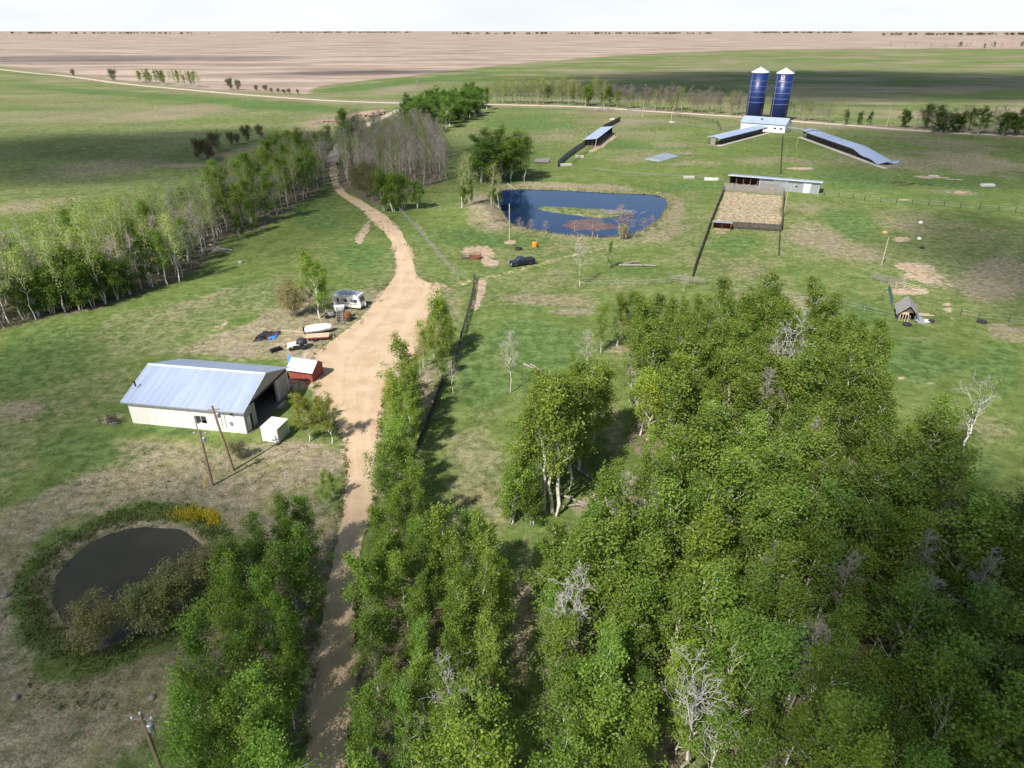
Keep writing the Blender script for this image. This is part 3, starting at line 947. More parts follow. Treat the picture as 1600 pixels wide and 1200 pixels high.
def pole(label, px, py, yt, r=.13, arm=False, mat='pole', lean=0.0, group=None, name='utility_pole'):
    p = GZ(px, py)
    h = H(p.y, yt)
    o = thing(name, label, 'pole', p, 0, group)
    mb = MB().tube([(0, 0, -.5), (0, 0, h * .5), (0, 0, h)], [r, r * .85, r * .7], 8)
    part('shaft', mb, mat, o)
    if arm:
        part('crossarm', MB().box(-.7, .7, -.05, .05, h - .5, h - .4), 'greywood', o)
        for x in (-.6, 0, .6):
            part('insulator', MB().lathe([(.05, 0), (.08, .04), (.08, .14), (.03, .2)], 8, (x, 0, h - .42 if x else h)), 'dirtywhite', o)
        part('transformer', MB().lathe([(.05, 0), (.2, .03), (.2, .55), (.12, .62)], 12, (.32, 0, h - 1.5)), 'galv', o)
    o.rotation_euler = (0, lean, 0)
    return o


pole('brown pole with a transformer standing before the cream workshop wall', 365, 735, 634, .17, True, lean=-.09)
o = pole('brown pole with a yellow guy guard between workshop and dugout pond', 332.5, 759, 672, .16, True)
part('guy_guard', MB().tube([(-.75, -.5, 0), (-.3, -.2, 1.9)], .05, 6), 'yellow', o)
pole('pole top with a silver fitting beside the aspens below the dugout', 268, 1245, 1116, .15, True)
pole('pale pole on the near bank of the blue pond', 796, 374, 318, .14, mat='palepole')
pole('slim yellowish pole beside the tan bare patch in the right pasture', 1377.5, 414, 371, .12, mat='palepole')
pole('slim pale pole at the corner of the straw pen', 1224, 337, 299, .11, mat='palepole')
pole('short grey pole beside the fence below the silo building', 1226, 248, 223, .12, mat='greywood')
pole('short pale pole beside the start of the long bunk roof', 1244, 231, 214, .12, mat='palepole')
pole('pole in the corral in front of the range road, nearest the cattle shelter', 1004, 183, 158, .16, mat='palepole')
pole('pole in the corral with a white box at its foot', 1048.5, 191, 169, .16, mat='palepole')
g = 'line poles along the range road'
for px, py, yt, lb in ((841.5, 161, 141, 'line pole among pale poplars on the range road, nearest the dark spruce clump'), (1023.5, 173, 146, 'tall line pole on the range road above the brush heap'),
                       (1142, 176, 156, 'line pole on the range road just before the silos'), (1385, 199, 168, 'tall leaning line pole on the range road past the silos'), (1443, 199, 168, 'line pole at the edge of the dark bushes on the range road')):
    pole(lb, px, py, yt, .17, mat='palepole', group=g)
for k, (px, py, yt) in enumerate(((1541, 207, 194), (1557, 208, 194), (1571, 208, 193), (1578, 209, 193), (1588, 209, 190))):
    pole('slanting white post at the foot of the dark bushes on the far roadside', px, py, yt, .14, mat='dirtywhite', lean=.25, group='slanting white roadside posts', name='roadside_post')
for px, py, yt, lb in ((189, 663, 653, 'thin steel post in grass beyond the workshop corner'), (157, 663, 650, 'thin steel post standing alone in the grass past the scrap drum')):
    pole(lb, px, py, yt, .04, mat='darkwood', name='steel_post')

# ------------------------------------------------------------------ workshop
A, B = G(208, 661), G(386, 678)
th = yaw(A, B)
L, W = 15.8, 11.8
HW, HR = 3.45, 5.55
A.z = .02
sh = thing('workshop', 'long cream metal workshop with pale blue roof and open gable door', 'building', A, th)
wx0, wx1, wz0, wz1 = .575 * L, .675 * L, .75, 2.05


def slab_x(mb, x0, x1, z0, z1, y0=0, y1=.14):
    return mb.box(x0, x1, y0, y1, z0, z1)


mb = MB()
for a in ((0, wx0, 0, HW), (wx1, L, 0, HW), (wx0, wx1, 0, wz0), (wx0, wx1, wz1, HW)):
    slab_x(mb, *a)
for k in range(1, 40):      # pressed ribs of the siding
    x = L * k / 40
    if not wx0 - .1 < x < wx1 + .1:
        mb.box(x - .03, x + .03, -.018, 0, .1, HW - .02)
part('wall', mb, 'cream', sh, label='cream long wall with a broken window')
part('wall', MB().box(0, L, W - .14, W, 0, HW), 'cream', sh)
part('wall', MB().prism([(0, .14, 0), (0, W - .14, 0), (0, W - .14, HW), (0, W / 2, HR - .05), (0, .14, HW)], (.14, 0, 0)), 'cream', sh)
g0, g1 = .235 * W, .70 * W
gw = MB()
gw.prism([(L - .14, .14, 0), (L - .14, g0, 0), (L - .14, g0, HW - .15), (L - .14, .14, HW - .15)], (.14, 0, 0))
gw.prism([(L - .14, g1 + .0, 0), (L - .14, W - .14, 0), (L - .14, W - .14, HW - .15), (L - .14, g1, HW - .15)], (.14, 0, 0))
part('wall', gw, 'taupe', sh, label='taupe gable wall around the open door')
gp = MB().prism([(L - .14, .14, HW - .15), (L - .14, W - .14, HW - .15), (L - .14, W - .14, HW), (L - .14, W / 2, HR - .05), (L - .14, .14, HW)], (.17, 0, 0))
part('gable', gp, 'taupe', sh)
part('door_track', MB().box(L + .04, L + .16, .3, W - .3, HW - .22, HW - .06), 'dark', sh)
dp = MB().box(L + .04, L + .10, .745 * W, .965 * W, .05, HW - .25)
for k in range(8):
    y = .745 * W + .3 + k * .31
    dp.box(L + .10, L + .115, y, y + .05, .1, HW - .3)
d_ = part('sliding_door', dp, 'taupe', sh)
part('door_edge', MB().box(L + .02, L + .12, .725 * W, .745 * W, .05, HW - .25), 'dirtywhite', d_)
part('interior_wall', MB().box(.16, L - .2, W - .2, W - .16, 0, HW), 'brownwood', sh)
part('floor_slab', MB().box(.16, L + .5, .16, W - .22, -.05, .03), 'brownwood', sh)
md = part('personnel_door', MB().box(L + .01, L + .06, .045 * W, .105 * W, .05, 2.05), 'dirtywhite', sh)
part('opening_shade', MB().box(L + .005, L + .03, .108 * W, .15 * W, .05, 2.05), 'dark', md)  # dark plate painted as the unlit gap of the open doorway
ov, oe = .42, .5


def roof_slope(y0, z0, y1, z1, mat, nm='roof'):
    mb = MB()
    d = Vector((0, y1 - y0, z1 - z0))
    n = Vector((0, -(z1 - z0), (y1 - y0))).normalized()
    if n.z < 0:
        n = -n
    mb.prism([Vector((-ov, y0, z0)), Vector((L + ov, y0, z0)), Vector((L + ov, y1, z1)), Vector((-ov, y1, z1))], n * .06)
    k = -ov
    while k < L + ov:
        p = Vector((k, y0, z0)) + n * .06
        mb.prism([p, p + Vector((.05, 0, 0)), p + Vector((.05, 0, 0)) + d, p + d], n * .014)
        k += .9144
    return part(nm, mb, mat, sh)


sl = (HR - HW) / (W / 2)
r1 = roof_slope(-oe, HW - oe * sl + .02, W / 2, HR + .02, 'blueroof')
r2 = roof_slope(W + oe, HW - oe * sl + .02, W / 2, HR + .02, 'blueroof')
part('ridge_cap', MB().prism([(-ov, W / 2 - .3, HR + .0), (-ov, W / 2, HR + .15), (-ov, W / 2 + .3, HR + .0)], (L + 2 * ov, 0, 0)), 'trim', sh)
part('rake_trim', MB().prism([(-ov - .05, -oe, HW - oe * sl - .08), (-ov - .05, W / 2, HR - .08), (-ov - .05, W / 2, HR + .12), (-ov - .05, -oe, HW - oe * sl + .12)], (.06, 0, 0)), 'trim', sh)
part('rake_trim', MB().prism([(L + ov, -oe, HW - oe * sl - .08), (L + ov, W / 2, HR - .08), (L + ov, W / 2, HR + .12), (L + ov, -oe, HW - oe * sl + .12)], (.06, 0, 0)), 'trim', sh)
part('gutter', MB().box(-ov, L + ov, -oe - .12, -oe, HW - oe * sl - .08, HW - oe * sl + .03), 'galv', sh)
part('chimney', MB().tube([(.35, 1.75, HW + 1.0), (.35, 1.75, HW + 1.6), (.2, 1.7, HW + 1.75)], .11, 8), 'dark', sh)
wn = part('window', MB().box(wx0, wx0 + .07, .0, .12, wz0, wz1).box(wx1 - .07, wx1, .0, .12, wz0, wz1).box(wx0 + .07, wx1 - .07, 0, .12, wz1 - .07, wz1).box(wx0 + .07, wx1 - .07, 0, .12, wz0, wz0 + .07).box((wx0 + wx1) / 2 - .03, (wx0 + wx1) / 2 + .03, .01, .11, wz0 + .07, wz1 - .07), 'dirtywhite', sh)
part('pane', MB().box(wx0 + .07, (wx0 + wx1) / 2 - .03, .05, .07, wz0 + .07, wz1 - .07), 'glass', wn)
part('pane', MB().box((wx0 + wx1) / 2 + .03, wx1 - .07, .05, .07, wz0 + .6, wz1 - .07), 'glass', wn)
part('loose_board', MB().box(wx0 + .5, wx1 + .1, -.06, -.02, wz0 - .35, wz0 + .25, tilt=.1), 'white', wn)
part('downpipe', MB().tube([(wx0 - .03, -.08, 0), (wx0 - .03, -.08, wz1)], .04, 6), 'brownwood', sh)
for x in (L - 3.1, L - 2.6):
    part('conduit', MB().tube([(x, -.05, .6), (x, -.05, HW - .6)], .03, 5), 'galv', sh)
part('meter_box', MB().box(L - 2.0, L - 1.7, -.16, -.0, 1.1, 1.6), 'galv', sh)
part('wall_lamp', MB().box(L - 1.6, L - 1.3, -.3, -.0, HW - .75, HW - .6), 'dark', sh)
part('wall_lamp', MB().box(L + .17, L + .4, .9, 1.15, HW - .1, HW + .05), 'dirtywhite', sh)

# ------------------------------------------------------------------ yard sheds, trailers and clutter
# white box
a, b = G(412, 690), G(431, 686)
o = thing('storage_box', 'white steel storage box standing outside the open workshop door', 'box', G(411, 690), math.radians(-14))
sx = MB().box(0, 2.2, 0, 2.6, .12, 2.0)
part('body', sx, 'white', o)
part('lid', MB().box(-.05, 2.25, -.05, 2.65, 2.0, 2.08), 'white', o)
part('door', MB().box(2.2, 2.24, .25, 2.35, .2, 1.9), 'galv', o, label='greenish grey door on the shaded end')
part('skid', MB().box(0, 2.2, .3, .5, 0, .12), 'darkwood', o)
part('skid', MB().box(0, 2.2, 2.1, 2.3, 0, .12), 'darkwood', o)
# red shed
a, b = G(453.5, 592), G(489, 597)
o = thing('red_shed', 'small red wooden shed with white metal roof beside the workshop', 'shed', a, yaw(a, b))
l = (b - a).length
w, hw, hr = 3.0, 1.75, 2.75
wl = MB().box(0, l, 0, .1, 0, hw).box(0, l, w - .1, w, 0, hw)
wl.prism([(0, .1, 0), (0, w - .1, 0), (0, w - .1, hw), (0, w / 2, hr - .03), (0, .1, hw)], (.1, 0, 0))
wl.prism([(l - .1, .1, 0), (l - .1, w - .1, 0), (l - .1, w - .1, hw), (l - .1, w / 2, hr - .03), (l - .1, .1, hw)], (.1, 0, 0))
part('wall', wl, 'red', o)
part('door', MB().box(l, l + .05, .9, 1.9, .05, 1.65), 'red', o)
for s in (0, 1):
    y0, y1 = (-.35, w / 2) if not s else (w + .35, w / 2)
    z0 = hw - .35 * (hr - hw) / (w / 2)
    rb = MB().prism([(-.25, y0, z0 + .02), (l + .3, y0, z0 + .02), (l + .3, y1, hr + .02), (-.25, y1, hr + .02)], (0, 0, .05))
    for k in range(9):
        x = -.2 + k * (l + .4) / 8.3
        rb.prism([(x, y0, z0 + .07), (x + .04, y0, z0 + .07), (x + .04, y1, hr + .07), (x, y1, hr + .07)], (0, 0, .025))
    part('roof', rb, 'white', o)
part('ridge_cap', MB().prism([(-.25, w / 2 - .15, hr + .06), (-.25, w / 2, hr + .13), (-.25, w / 2 + .15, hr + .06)], (l + .55, 0, 0)), 'galv', o)
# blue sheet leaning behind red shed
a = G(449.5, 572)
o = thing('blue_tarp', 'bright blue tarp hung on a frame behind the red shed', 'tarp', a, math.radians(-12))
mb = MB()
N_, K_ = 9, 7
i0 = len(mb.v)
for j in range(K_):
    for i in range(N_):
        mb.v.append((i * .21, .5 * j / 6 + .06 * math.sin(i * 1.7 + j), 1.75 * j / 6 * (1 - .05 * i)))
for j in range(K_ - 1):
    for i in range(N_ - 1):
        q = i0 + j * N_ + i
        mb.f.append((q, q + 1, q + N_ + 1, q + N_))
sheet = part('sheet', mb, 'bluetarp', o, True)
md_ = sheet.modifiers.new('thick', 'SOLIDIFY')
md_.thickness = .03
part('frame_post', MB().tube([(-.03, .35, 0), (-.03, .6, 1.85)], .04, 5), 'greywood', o)
part('frame_post', MB().tube([(1.75, .35, 0), (1.75, .6, 1.3)], .04, 5), 'greywood', o)
# dark bin between
o = thing('black_barrel', 'black barrel tucked between the workshop corner and the red shed', 'barrel', G(449, 591))
part('body', MB().lathe([(.26, 0), (.3, .1), (.3, .45), (.31, .47), (.3, .5), (.28, .85)], 14), 'dark', o)
part('lid', MB().lathe([(.3, .85), (.3, .9), (.1, .93)], 14), 'dark', o)


def wheel(parent, x, y, r, w=.2, rim='galv'):
    t = part('wheel', MB().lathe([(r * .55, -w / 2), (r * .92, -w / 2), (r, -w * .3), (r, w * .3), (r * .92, w / 2), (r * .55, w / 2)], 18), 'dark', parent)
    t.rotation_euler = (PI / 2, 0, 0)
    t.location = (x, y, r)
    part('rim', MB().lathe([(.05, -w * .45), (r * .55, -w * .48), (r * .55, w * .48), (.05, w * .45)], 14), rim, t)
    return t


# camper trailer
a, b = G(521.5, 481), G(560, 484.5)
o = thing('camper_trailer', 'white travel trailer parked on grass beside leafy shrubs', 'trailer', a, yaw(a, b))
l, w = 5.4, 2.3
pf = [(0, .45), (.35, .38), (l - .15, .38), (l, .75), (l - .05, 1.35), (l - .45, 2.55), (l - .7, 2.68), (.45, 2.68), (.15, 2.55), (-.05, 1.2)]
part('body', MB().prism([(x, 0, z) for x, z in pf][::-1], (0, w, 0)), 'white', o)
part('roof', MB().box(.4, l - .7, .06, w - .06, 2.68, 2.76), 'galv', o)
part('roof_vent', MB().box(2.4, 2.9, .9, 1.4, 2.76, 2.9), 'dirtywhite', o)
part('door', MB().box(.75, 1.3, -.03, 0, .5, 2.25), 'dirtywhite', o)
part('door_window', MB().box(.85, 1.2, -.045, -.03, 1.3, 2.05), 'glass', o)
part('stripe', MB().box(1.4, l - .2, -.012, 0, .95, 1.1), 'tan', o)
for x0, x1 in ((1.75, 2.75), (3.5, 4.7)):
    q = part('window', MB().box(x0 - .06, x1 + .06, -.03, 0, 1.34, 1.96), 'galv', o)
    part('pane', MB().box(x0, (x0 + x1) / 2 - .03, -.04, -.03, 1.4, 1.9), 'tan', q)
    part('pane', MB().box((x0 + x1) / 2 + .03, x1, -.04, -.03, 1.4, 1.9), 'glass', q)
part('front_window', MB().prism([(l + .0, .4, 1.42), (l - .0, w - .4, 1.42), (l - .3, w - .4, 2.2), (l - .3, .4, 2.2)], (.03, 0, .01)), 'glass', o)
wheel(o, 2.6, .1, .34)
wheel(o, 2.6, w - .1, .34)
part('drawbar', MB().tube([(l - .2, .5, .42), (l + 1.1, w / 2, .45)], .05, 6).tube([(l - .2, w - .5, .42), (l + 1.1, w / 2, .45)], .05, 6), 'dark', o)
part('gas_bottle', MB().lathe([(.14, .5), (.16, .55), (.16, .95), (.08, 1.05)], 12, (l + .35, w / 2, 0)), 'dirtywhite', o)
part('jockey_wheel', MB().tube([(l + .95, w / 2, 0), (l + .95, w / 2, .7)], .05, 6), 'galv', o)
# machine with slatted elevator and rusty drum
a = G(526, 507)
o = thing('farm_machine', 'old farm machine with grey slatted elevator and rust red drum', 'machine', a, math.radians(8))
fr = MB()
for x in (0, 1.1):
    fr.tube([(x, 0, .2), (x * .9 + .05, 1.9, 2.3)], .06, 6)
for k in range(10):
    t = k / 9
    fr.tube([(0, 1.9 * t, .2 + 2.1 * t), (1.1, 1.9 * t, .2 + 2.1 * t)], .045, 5)
part('elevator', fr, 'greywood', o)
part('drum', MB().lathe([(.1, -.55), (.62, -.5), (.7, -.2), (.7, .2), (.62, .5), (.1, .55)], 18, (1.75, 1.5, 1.05)), 'rust', o)
part('hopper', MB().prism([(-.2, 1.9, 1.7), (1.2, 1.9, 1.7), (1.4, 1.9, 2.5), (-.4, 1.9, 2.5)], (0, 1.0, 0)), 'dirtywhite', o)
part('frame', MB().box(-.1, 2.3, 1.1, 1.25, .5, .65).box(-.1, 2.3, 2.2, 2.35, .5, .65).box(-.1, .05, 1.25, 2.2, .5, .65), 'rust', o)
for x, y in ((.2, .95), (.2, 2.5), (2.0, .95), (2.0, 2.5)):
    wheel(o, x, y, .38, rim='rust')
part('leg', MB().tube([(-.35, -.1, 0), (.1, .6, .9)], .05, 5), 'rust', o)
# grey machine
o = thing('garden_tractor', 'small grey machine half hidden between shrubs and the farm machine', 'tractor', G(509, 498), math.radians(25))
part('body', MB().prism([(0, 0, .35), (1.5, 0, .35), (1.5, 0, .95), (.8, 0, 1.0), (.6, 0, .75), (0, 0, .7)], (0, .7, 0)), 'galv', o)
part('seat', MB().box(.05, .45, .15, .55, .7, .8).box(.02, .1, .15, .55, .8, 1.15), 'dark', o)
part('steering_wheel', MB().lathe([(.02, 1.2), (.2, 1.22), (.2, 1.25), (.02, 1.26)], 12, (.75, .35, 0)), 'dark', o)
for x, r in ((.25, .38), (1.3, .26)):
    wheel(o, x, -.1, r)
    wheel(o, x, .8, r)


def cloth_blob(l, w, h, seedv, taper=.5, n=22, k=12):
    """draped cover: rounded hull with folds"""
    rnd = np.random.default_rng(seedv)
    mb = MB()
    for i in range(n):
        x = i / (n - 1)
        e = math.sin(PI * min(1, max(0, x * (1 - .0)))) ** .35 if 0 < x < 1 else .15
        ww = w * (.45 + .55 * e) * (1 - taper * max(0, x - .6) ** 1.2 * 2)
        for j in range(k):
            a = PI * j / (k - 1)
            r = 1 + .05 * math.sin(j * 2.3 + i * 1.9) + rnd.normal(0, .02)
            y = -math.cos(a) * ww / 2 * r * (1 if abs(math.cos(a)) < .9 else 1.02)
            z = (math.sin(a) ** .7 if math.sin(a) > 1e-6 else 0) * h * (.55 + .45 * e) * r
            mb.v.append((x * l, y, z))
    for i in range(n - 1):
        for j in range(k - 1):
            q = i * k + j
            mb.f.append((q, q + k, q + k + 1, q + 1))
    mb.f.append(tuple(range(k)))
    mb.f.append(tuple(range((n - 1) * k + k - 1, (n - 1) * k - 1, -1)))
    mb.f += [((i + 1) * k, i * k, i * k + k - 1, (i + 1) * k + k - 1) for i in range(n - 1)]
    return mb


# covered boat
a, b = G(477, 522), G(512, 518)
o = thing('covered_boat', 'boat under a white cover on a low trailer', 'boat', a, yaw(a, b))
q = part('cover', cloth_blob(4.5, 1.9, 1.0, 5), 'white', o, True)
q.location.z = .5
part('trailer_frame', MB().box(.2, 4.4, -.5, -.42, .4, .5).box(.2, 4.4, .42, .5, .4, .5).tube([(4.4, 0, .45), (5.4, 0, .45)], .05, 6), 'dark', o)
wheel(o, 1.5, -.85, .3)
wheel(o, 1.5, .85, .3)
part('outboard_motor', MB().box(-.3, .05, -.18, .18, .5, 1.25).box(-.2, -.05, -.1, .1, .1, .5), 'dark', o)
# flatbed trailer
a, b = G(478, 534), G(509, 532)
o = thing('flatbed_trailer', 'tan plywood flatbed trailer with a red frame', 'trailer', a, yaw(a, b))
part('deck', MB().box(0, 3.7, 0, 1.7, .62, .68), 'tan', o)
part('frame', MB().box(0, 3.7, -.04, .06, .45, .61).box(0, 3.7, 1.64, 1.74, .45, .61).box(0, .1, .06, 1.64, .45, .61).box(3.6, 3.7, .06, 1.64, .45, .61), 'red', o)
part('fender', MB().prism([(.9, -.3, .35), (1.05, -.3, .68), (1.65, -.3, .68), (1.8, -.3, .35), (1.7, -.3, .35), (1.6, -.3, .6), (1.1, -.3, .6), (1.0, -.3, .35)][::-1], (0, .26, 0)), 'red', o)
wheel(o, 1.35, -.16, .3)
wheel(o, 1.35, 1.86, .3)
part('drawbar', MB().tube([(3.7, .3, .5), (4.8, .85, .5)], .05, 6).tube([(3.7, 1.4, .5), (4.8, .85, .5)], .05, 6), 'dark', o)
part('jack', MB().tube([(4.6, .85, 0), (4.6, .85, .9)], .05, 6), 'dark', o)
# small car under black cover
a, b = G(449, 549), G(480, 546)
o = thing('covered_vehicle', 'small vehicle with white bonnet and black cover beside the yard', 'vehicle', a, yaw(a, b))
part('body', MB().prism([(0, 0, .4), (3.0, 0, .4), (3.0, 0, .85), (1.5, 0, .95), (.1, 0, .8)], (0, 1.5, 0)), 'white', o)
q = part('cover', cloth_blob(1.55, 1.6, .95, 9, .1), 'black', o, True)
q.location = (1.55, .75, .72)
part('side_panel', MB().box(.9, 3.0, -.03, .0, .42, .85), 'black', o)
part('windscreen', MB().prism([(1.35, .1, .95), (1.35, 1.4, .95), (1.6, 1.4, 1.4), (1.6, .1, 1.4)], (.03, 0, .01)), 'glass', o)
for x in (.55, 2.5):
    wheel(o, x, -.02, .33, rim='white')
    wheel(o, x, 1.52, .33, rim='white')
# tarps and planks on the ground


def ground_sheet(label, cat, px, mat, nm, bump=.25, seedv=1, parts=()):
    q = [G(*p) for p in px]
    c = sum(q, Vector()) / len(q)
    o = thing(nm, label, cat, c)
    mb = MB()
    rnd = random.Random(seedv)
    a, b, c2, d = [p - c for p in q]
    n = 9
    for i in range(n):
        for j in range(n):
            u, v = i / (n - 1), j / (n - 1)
            p = (a * (1 - u) + b * u) * (1 - v) + (d * (1 - u) + c2 * u) * v
            e = min(u, 1 - u, v, 1 - v)
            z = .03 + bump * rnd.random() * (1 if e > .01 else .15) + hz(p.x + c.x, p.y + c.y)
            mb.v.append((p.x + rnd.gauss(0, .06), p.y + rnd.gauss(0, .06), z))
    for i in range(n - 1):
        for j in range(n - 1):
            k = i * n + j
            mb.f.append((k, k + n, k + n + 1, k + 1))
    s = part('sheet', mb, mat, o, True)
    md = s.modifiers.new('thick', 'SOLIDIFY')
    md.thickness = .03
    return o


ground_sheet('crumpled blue tarp lying on dry grass behind the workshop', 'tarp', [(419, 533), (430, 530), (440, 517), (429, 519)], 'bluetarp', 'ground_tarp', .35, 3)
ground_sheet('crumpled black tarp lying over scrap on dry grass', 'tarp', [(394, 535), (410, 533), (430, 519), (412, 518)], 'black', 'ground_tarp', .45, 4)
rnd = random.Random(5)
for k, (px, py, ln, an, mt, lb) in enumerate(((400, 532, 4.2, .75, 'darkwood', 'dark scrap timber lying across the black tarp'), (417, 530, 2.6, .9, 'rust', 'rusty orange scrap strip between black tarp and blue tarp'), (440, 517, 4.4, -.18, 'palepole', 'long pale timber lying past the blue tarp'), (396, 533, 2.4, .2, 'darkwood', 'short dark timber at the tip of the black tarp'))):
    o = thing('scrap_timber', lb, 'timber', G(px, py), an)
    part('beam', MB().box(0, ln, -.09, .09, .38 if k < 2 else .03, .56 if k < 2 else .2), mt, o)
    part('end_bolt', MB().tube([(ln - .2, 0, .1), (ln - .2, 0, .62 if k < 2 else .25)], .03, 5), 'rust', o)
o = thing('feed_trough', 'dark steel trough on dry grass between tarp and workshop', 'trough', G(423.5, 551), math.radians(42))
part('tub', MB().prism([(0, -.3, .02), (0, .3, .02), (0, .4, .5), (0, .34, .5), (0, .26, .08), (0, -.26, .08), (0, -.34, .5), (0, -.4, .5)], (1.7, 0, 0)), 'dark', o)
part('end_plate', MB().prism([(-.04, -.3, .02), (-.04, .3, .02), (-.04, .4, .5), (-.04, -.4, .5)], (.04, 0, 0)), 'dark', o)
part('end_plate', MB().prism([(1.7, -.3, .02), (1.7, .3, .02), (1.7, .4, .5), (1.7, -.4, .5)], (.04, 0, 0)), 'dark', o)
o = thing('scrap_drum', 'rusty dark wire drum lying by the far corner of the workshop', 'drum', G(177, 662), .4)
mb = MB()
for k in range(8):
    t = k / 7
    pts = [(t * 1.0 - .5, .62 * math.cos(2 * PI * j / 16), .66 + .62 * math.sin(2 * PI * j / 16)) for j in range(17)]
    mb.tube(pts, .035, 4)
part('cage', mb, 'darkwood', o)
part('hub', MB().tube([(-.6, 0, .66), (.6, 0, .66)], .08, 8), 'rust', o)
part('foot', MB().box(-.5, .5, -.35, .35, 0, .06), 'dirtywhite', o)
# pickup truck
a, b = G(801, 418.5), G(837, 413.5)
o = thing('pickup_truck', 'dark blue pickup truck parked on grass below the blue pond', 'truck', G(800, 418.5), yaw(a, b))
l, w = 5.5, 1.95
low = [(0.05, .45), (l, .45), (l, 1.05), (l - .02, 1.12), (2.05, 1.12), (1.75, 1.12), (.35, 1.0), (.03, .9)]
part('body', MB().prism([(x, 0, z) for x, z in low][::-1], (0, w, 0)), 'navy', o)
part('cab', MB().prism([(1.5, .1, 1.12), (3.35, .1, 1.12), (3.2, .18, 1.78), (2.2, .18, 1.8)][::-1], (0, w - .28, 0)), 'navy', o)
bed = MB().box(3.4, l, 0, .08, 1.12, 1.3).box(3.4, l, w - .08, w, 1.12, 1.3).box(l - .07, l, .08, w - .08, 1.12, 1.3).box(3.4, 3.46, .08, w - .08, 1.12, 1.3)
part('cargo_bed', bed, 'navy', o)
part('bed_floor', MB().box(3.46, l - .07, .08, w - .08, 1.12, 1.135), 'dark', o)
part('windscreen', MB().prism([(1.56, .2, 1.16), (1.56, w - .2, 1.16), (2.14, w - .26, 1.74), (2.14, .26, 1.74)], (-.03, 0, .02)), 'glass', o)
part('side_window', MB().prism([(1.95, .09, 1.2), (3.15, .09, 1.2), (3.08, .15, 1.66), (2.3, .15, 1.66)], (0, -.02, 0)), 'glass', o)
part('rear_window', MB().prism([(3.36, .3, 1.2), (3.36, w - .3, 1.2), (3.25, w - .3, 1.68), (3.25, .3, 1.68)], (.02, 0, .01)), 'glass', o)
part('bumper', MB().box(-.1, .05, .05, w - .05, .42, .62), 'chrome', o)
part('bumper', MB().box(l, l + .12, .05, w - .05, .42, .6), 'chrome', o)
part('grille', MB().box(-.02, .03, .45, w - .45, .65, .88), 'dark', o)
for y in (.1, w - .4):
    part('headlight', MB().box(-.02, .04, y, y + .3, .68, .86), 'lampglass', o)
    part('tail_light', MB().box(l, l + .02, y if y < 1 else y + .15, y + .15 if y < 1 else y + .3, .7, 1.05), 'redlamp', o)
for x in (.95, 4.4):
    wheel(o, x, .08, .39, .26, 'chrome')
    wheel(o, x, w - .08, .39, .26, 'chrome')
part('mirror', MB().box(1.9, 2.0, -.2, -.02, 1.15, 1.35), 'dark', o)
part('mirror', MB().box(1.9, 2.0, w + .02, w + .2, 1.15, 1.35), 'dark', o)
# barrel, tyre, ring feeder, rack
o = thing('orange_tank', 'orange plastic tank on grass between the truck and pond', 'tank', G(835.5, 386))
part('shell', MB().lathe([(.55, 0), (.62, .1), (.62, 1.05), (.45, 1.25), (.2, 1.3)], 16), 'orange', o)
part('cap', MB().lathe([(.2, 1.3), (.22, 1.32), (.22, 1.4), (.1, 1.42)], 10), 'dark', o)
o = thing('tractor_tyre', 'black tractor tyre lying flat on grass behind the truck', 'tyre', G(810, 390))
part('tread', MB().lathe([(.42, 0), (.78, .02), (.85, .12), (.85, .34), (.78, .44), (.45, .45), (.42, .35)], 20), 'dark', o)
part('rim', MB().lathe([(.2, .1), (.42, .1), (.42, .3), (.2, .28)], 14), 'dark', o)
o = thing('ring_feeder', 'rusty round bale feeder on bare soil near the truck', 'feeder', G(743, 404))
for z in (.15, .55, 1.0):
    part('hoop', MB().tube([(1.25 * math.cos(2 * PI * j / 24), 1.25 * math.sin(2 * PI * j / 24), z) for j in range(25)], .06, 5), 'rust', o)
part('skirt', MB().lathe([(1.21, .0), (1.23, .0), (1.23, .5), (1.21, .5)], 24), 'rust', o)
for j in range(10):
    part('bar', MB().tube([(1.25 * math.cos(2 * PI * j / 10), 1.25 * math.sin(2 * PI * j / 10), .5), (1.25 * math.cos(2 * PI * j / 10), 1.25 * math.sin(2 * PI * j / 10), 1.0)], .035, 5), 'rust', o)
part('hay_bed', MB().lathe([(.2, .0), (1.15, 0), (1.1, .22), (.4, .35)], 20), 'hay', o)
o = thing('hay_rack', 'brown wooden rack beside the rusty round bale feeder', 'rack', G(721, 406), math.radians(10))
for y in (0, 1.1):
    part('side', MB().box(0, 1.9, y, y + .06, .1, .22).box(0, 1.9, y, y + .06, .5, .62).box(0, 1.9, y, y + .06, .9, 1.0).box(0, .08, y + .06, y + .1, 0, 1.05).box(1.82, 1.9, y + .06, y + .1, 0, 1.05), 'brownwood', o)
part('floor', MB().box(.1, 1.8, .12, 1.08, .25, .31), 'brownwood', o)
# log heaps


def logs(name, label, cat, spots, mat, group=None):
    for k, (pxa, pya, pxb, pyb, r, z) in enumerate(spots):
        a, b = GZ(pxa, pya), GZ(pxb, pyb)
        o = thing(name, label[k] if isinstance(label, (list, tuple)) else label, cat, a, 0, group)
        d = b - a
        m_ = d * .5 + Vector((0, 0, z + r + random.uniform(-.05, .1)))
        part('stem', MB().tube([(0, 0, z + r), m_, d + Vector((0, 0, z + r * .8))], [r, r * .9, r * .6], 8), mat, o)
        part('stub', MB().tube([d * .6 + Vector((0, 0, z + r)), d * .68 + Vector((d.y, -d.x, 0)).normalized() * .7 + Vector((0, 0, z + r + .5))], [r * .5, r * .2], 5), mat, o)


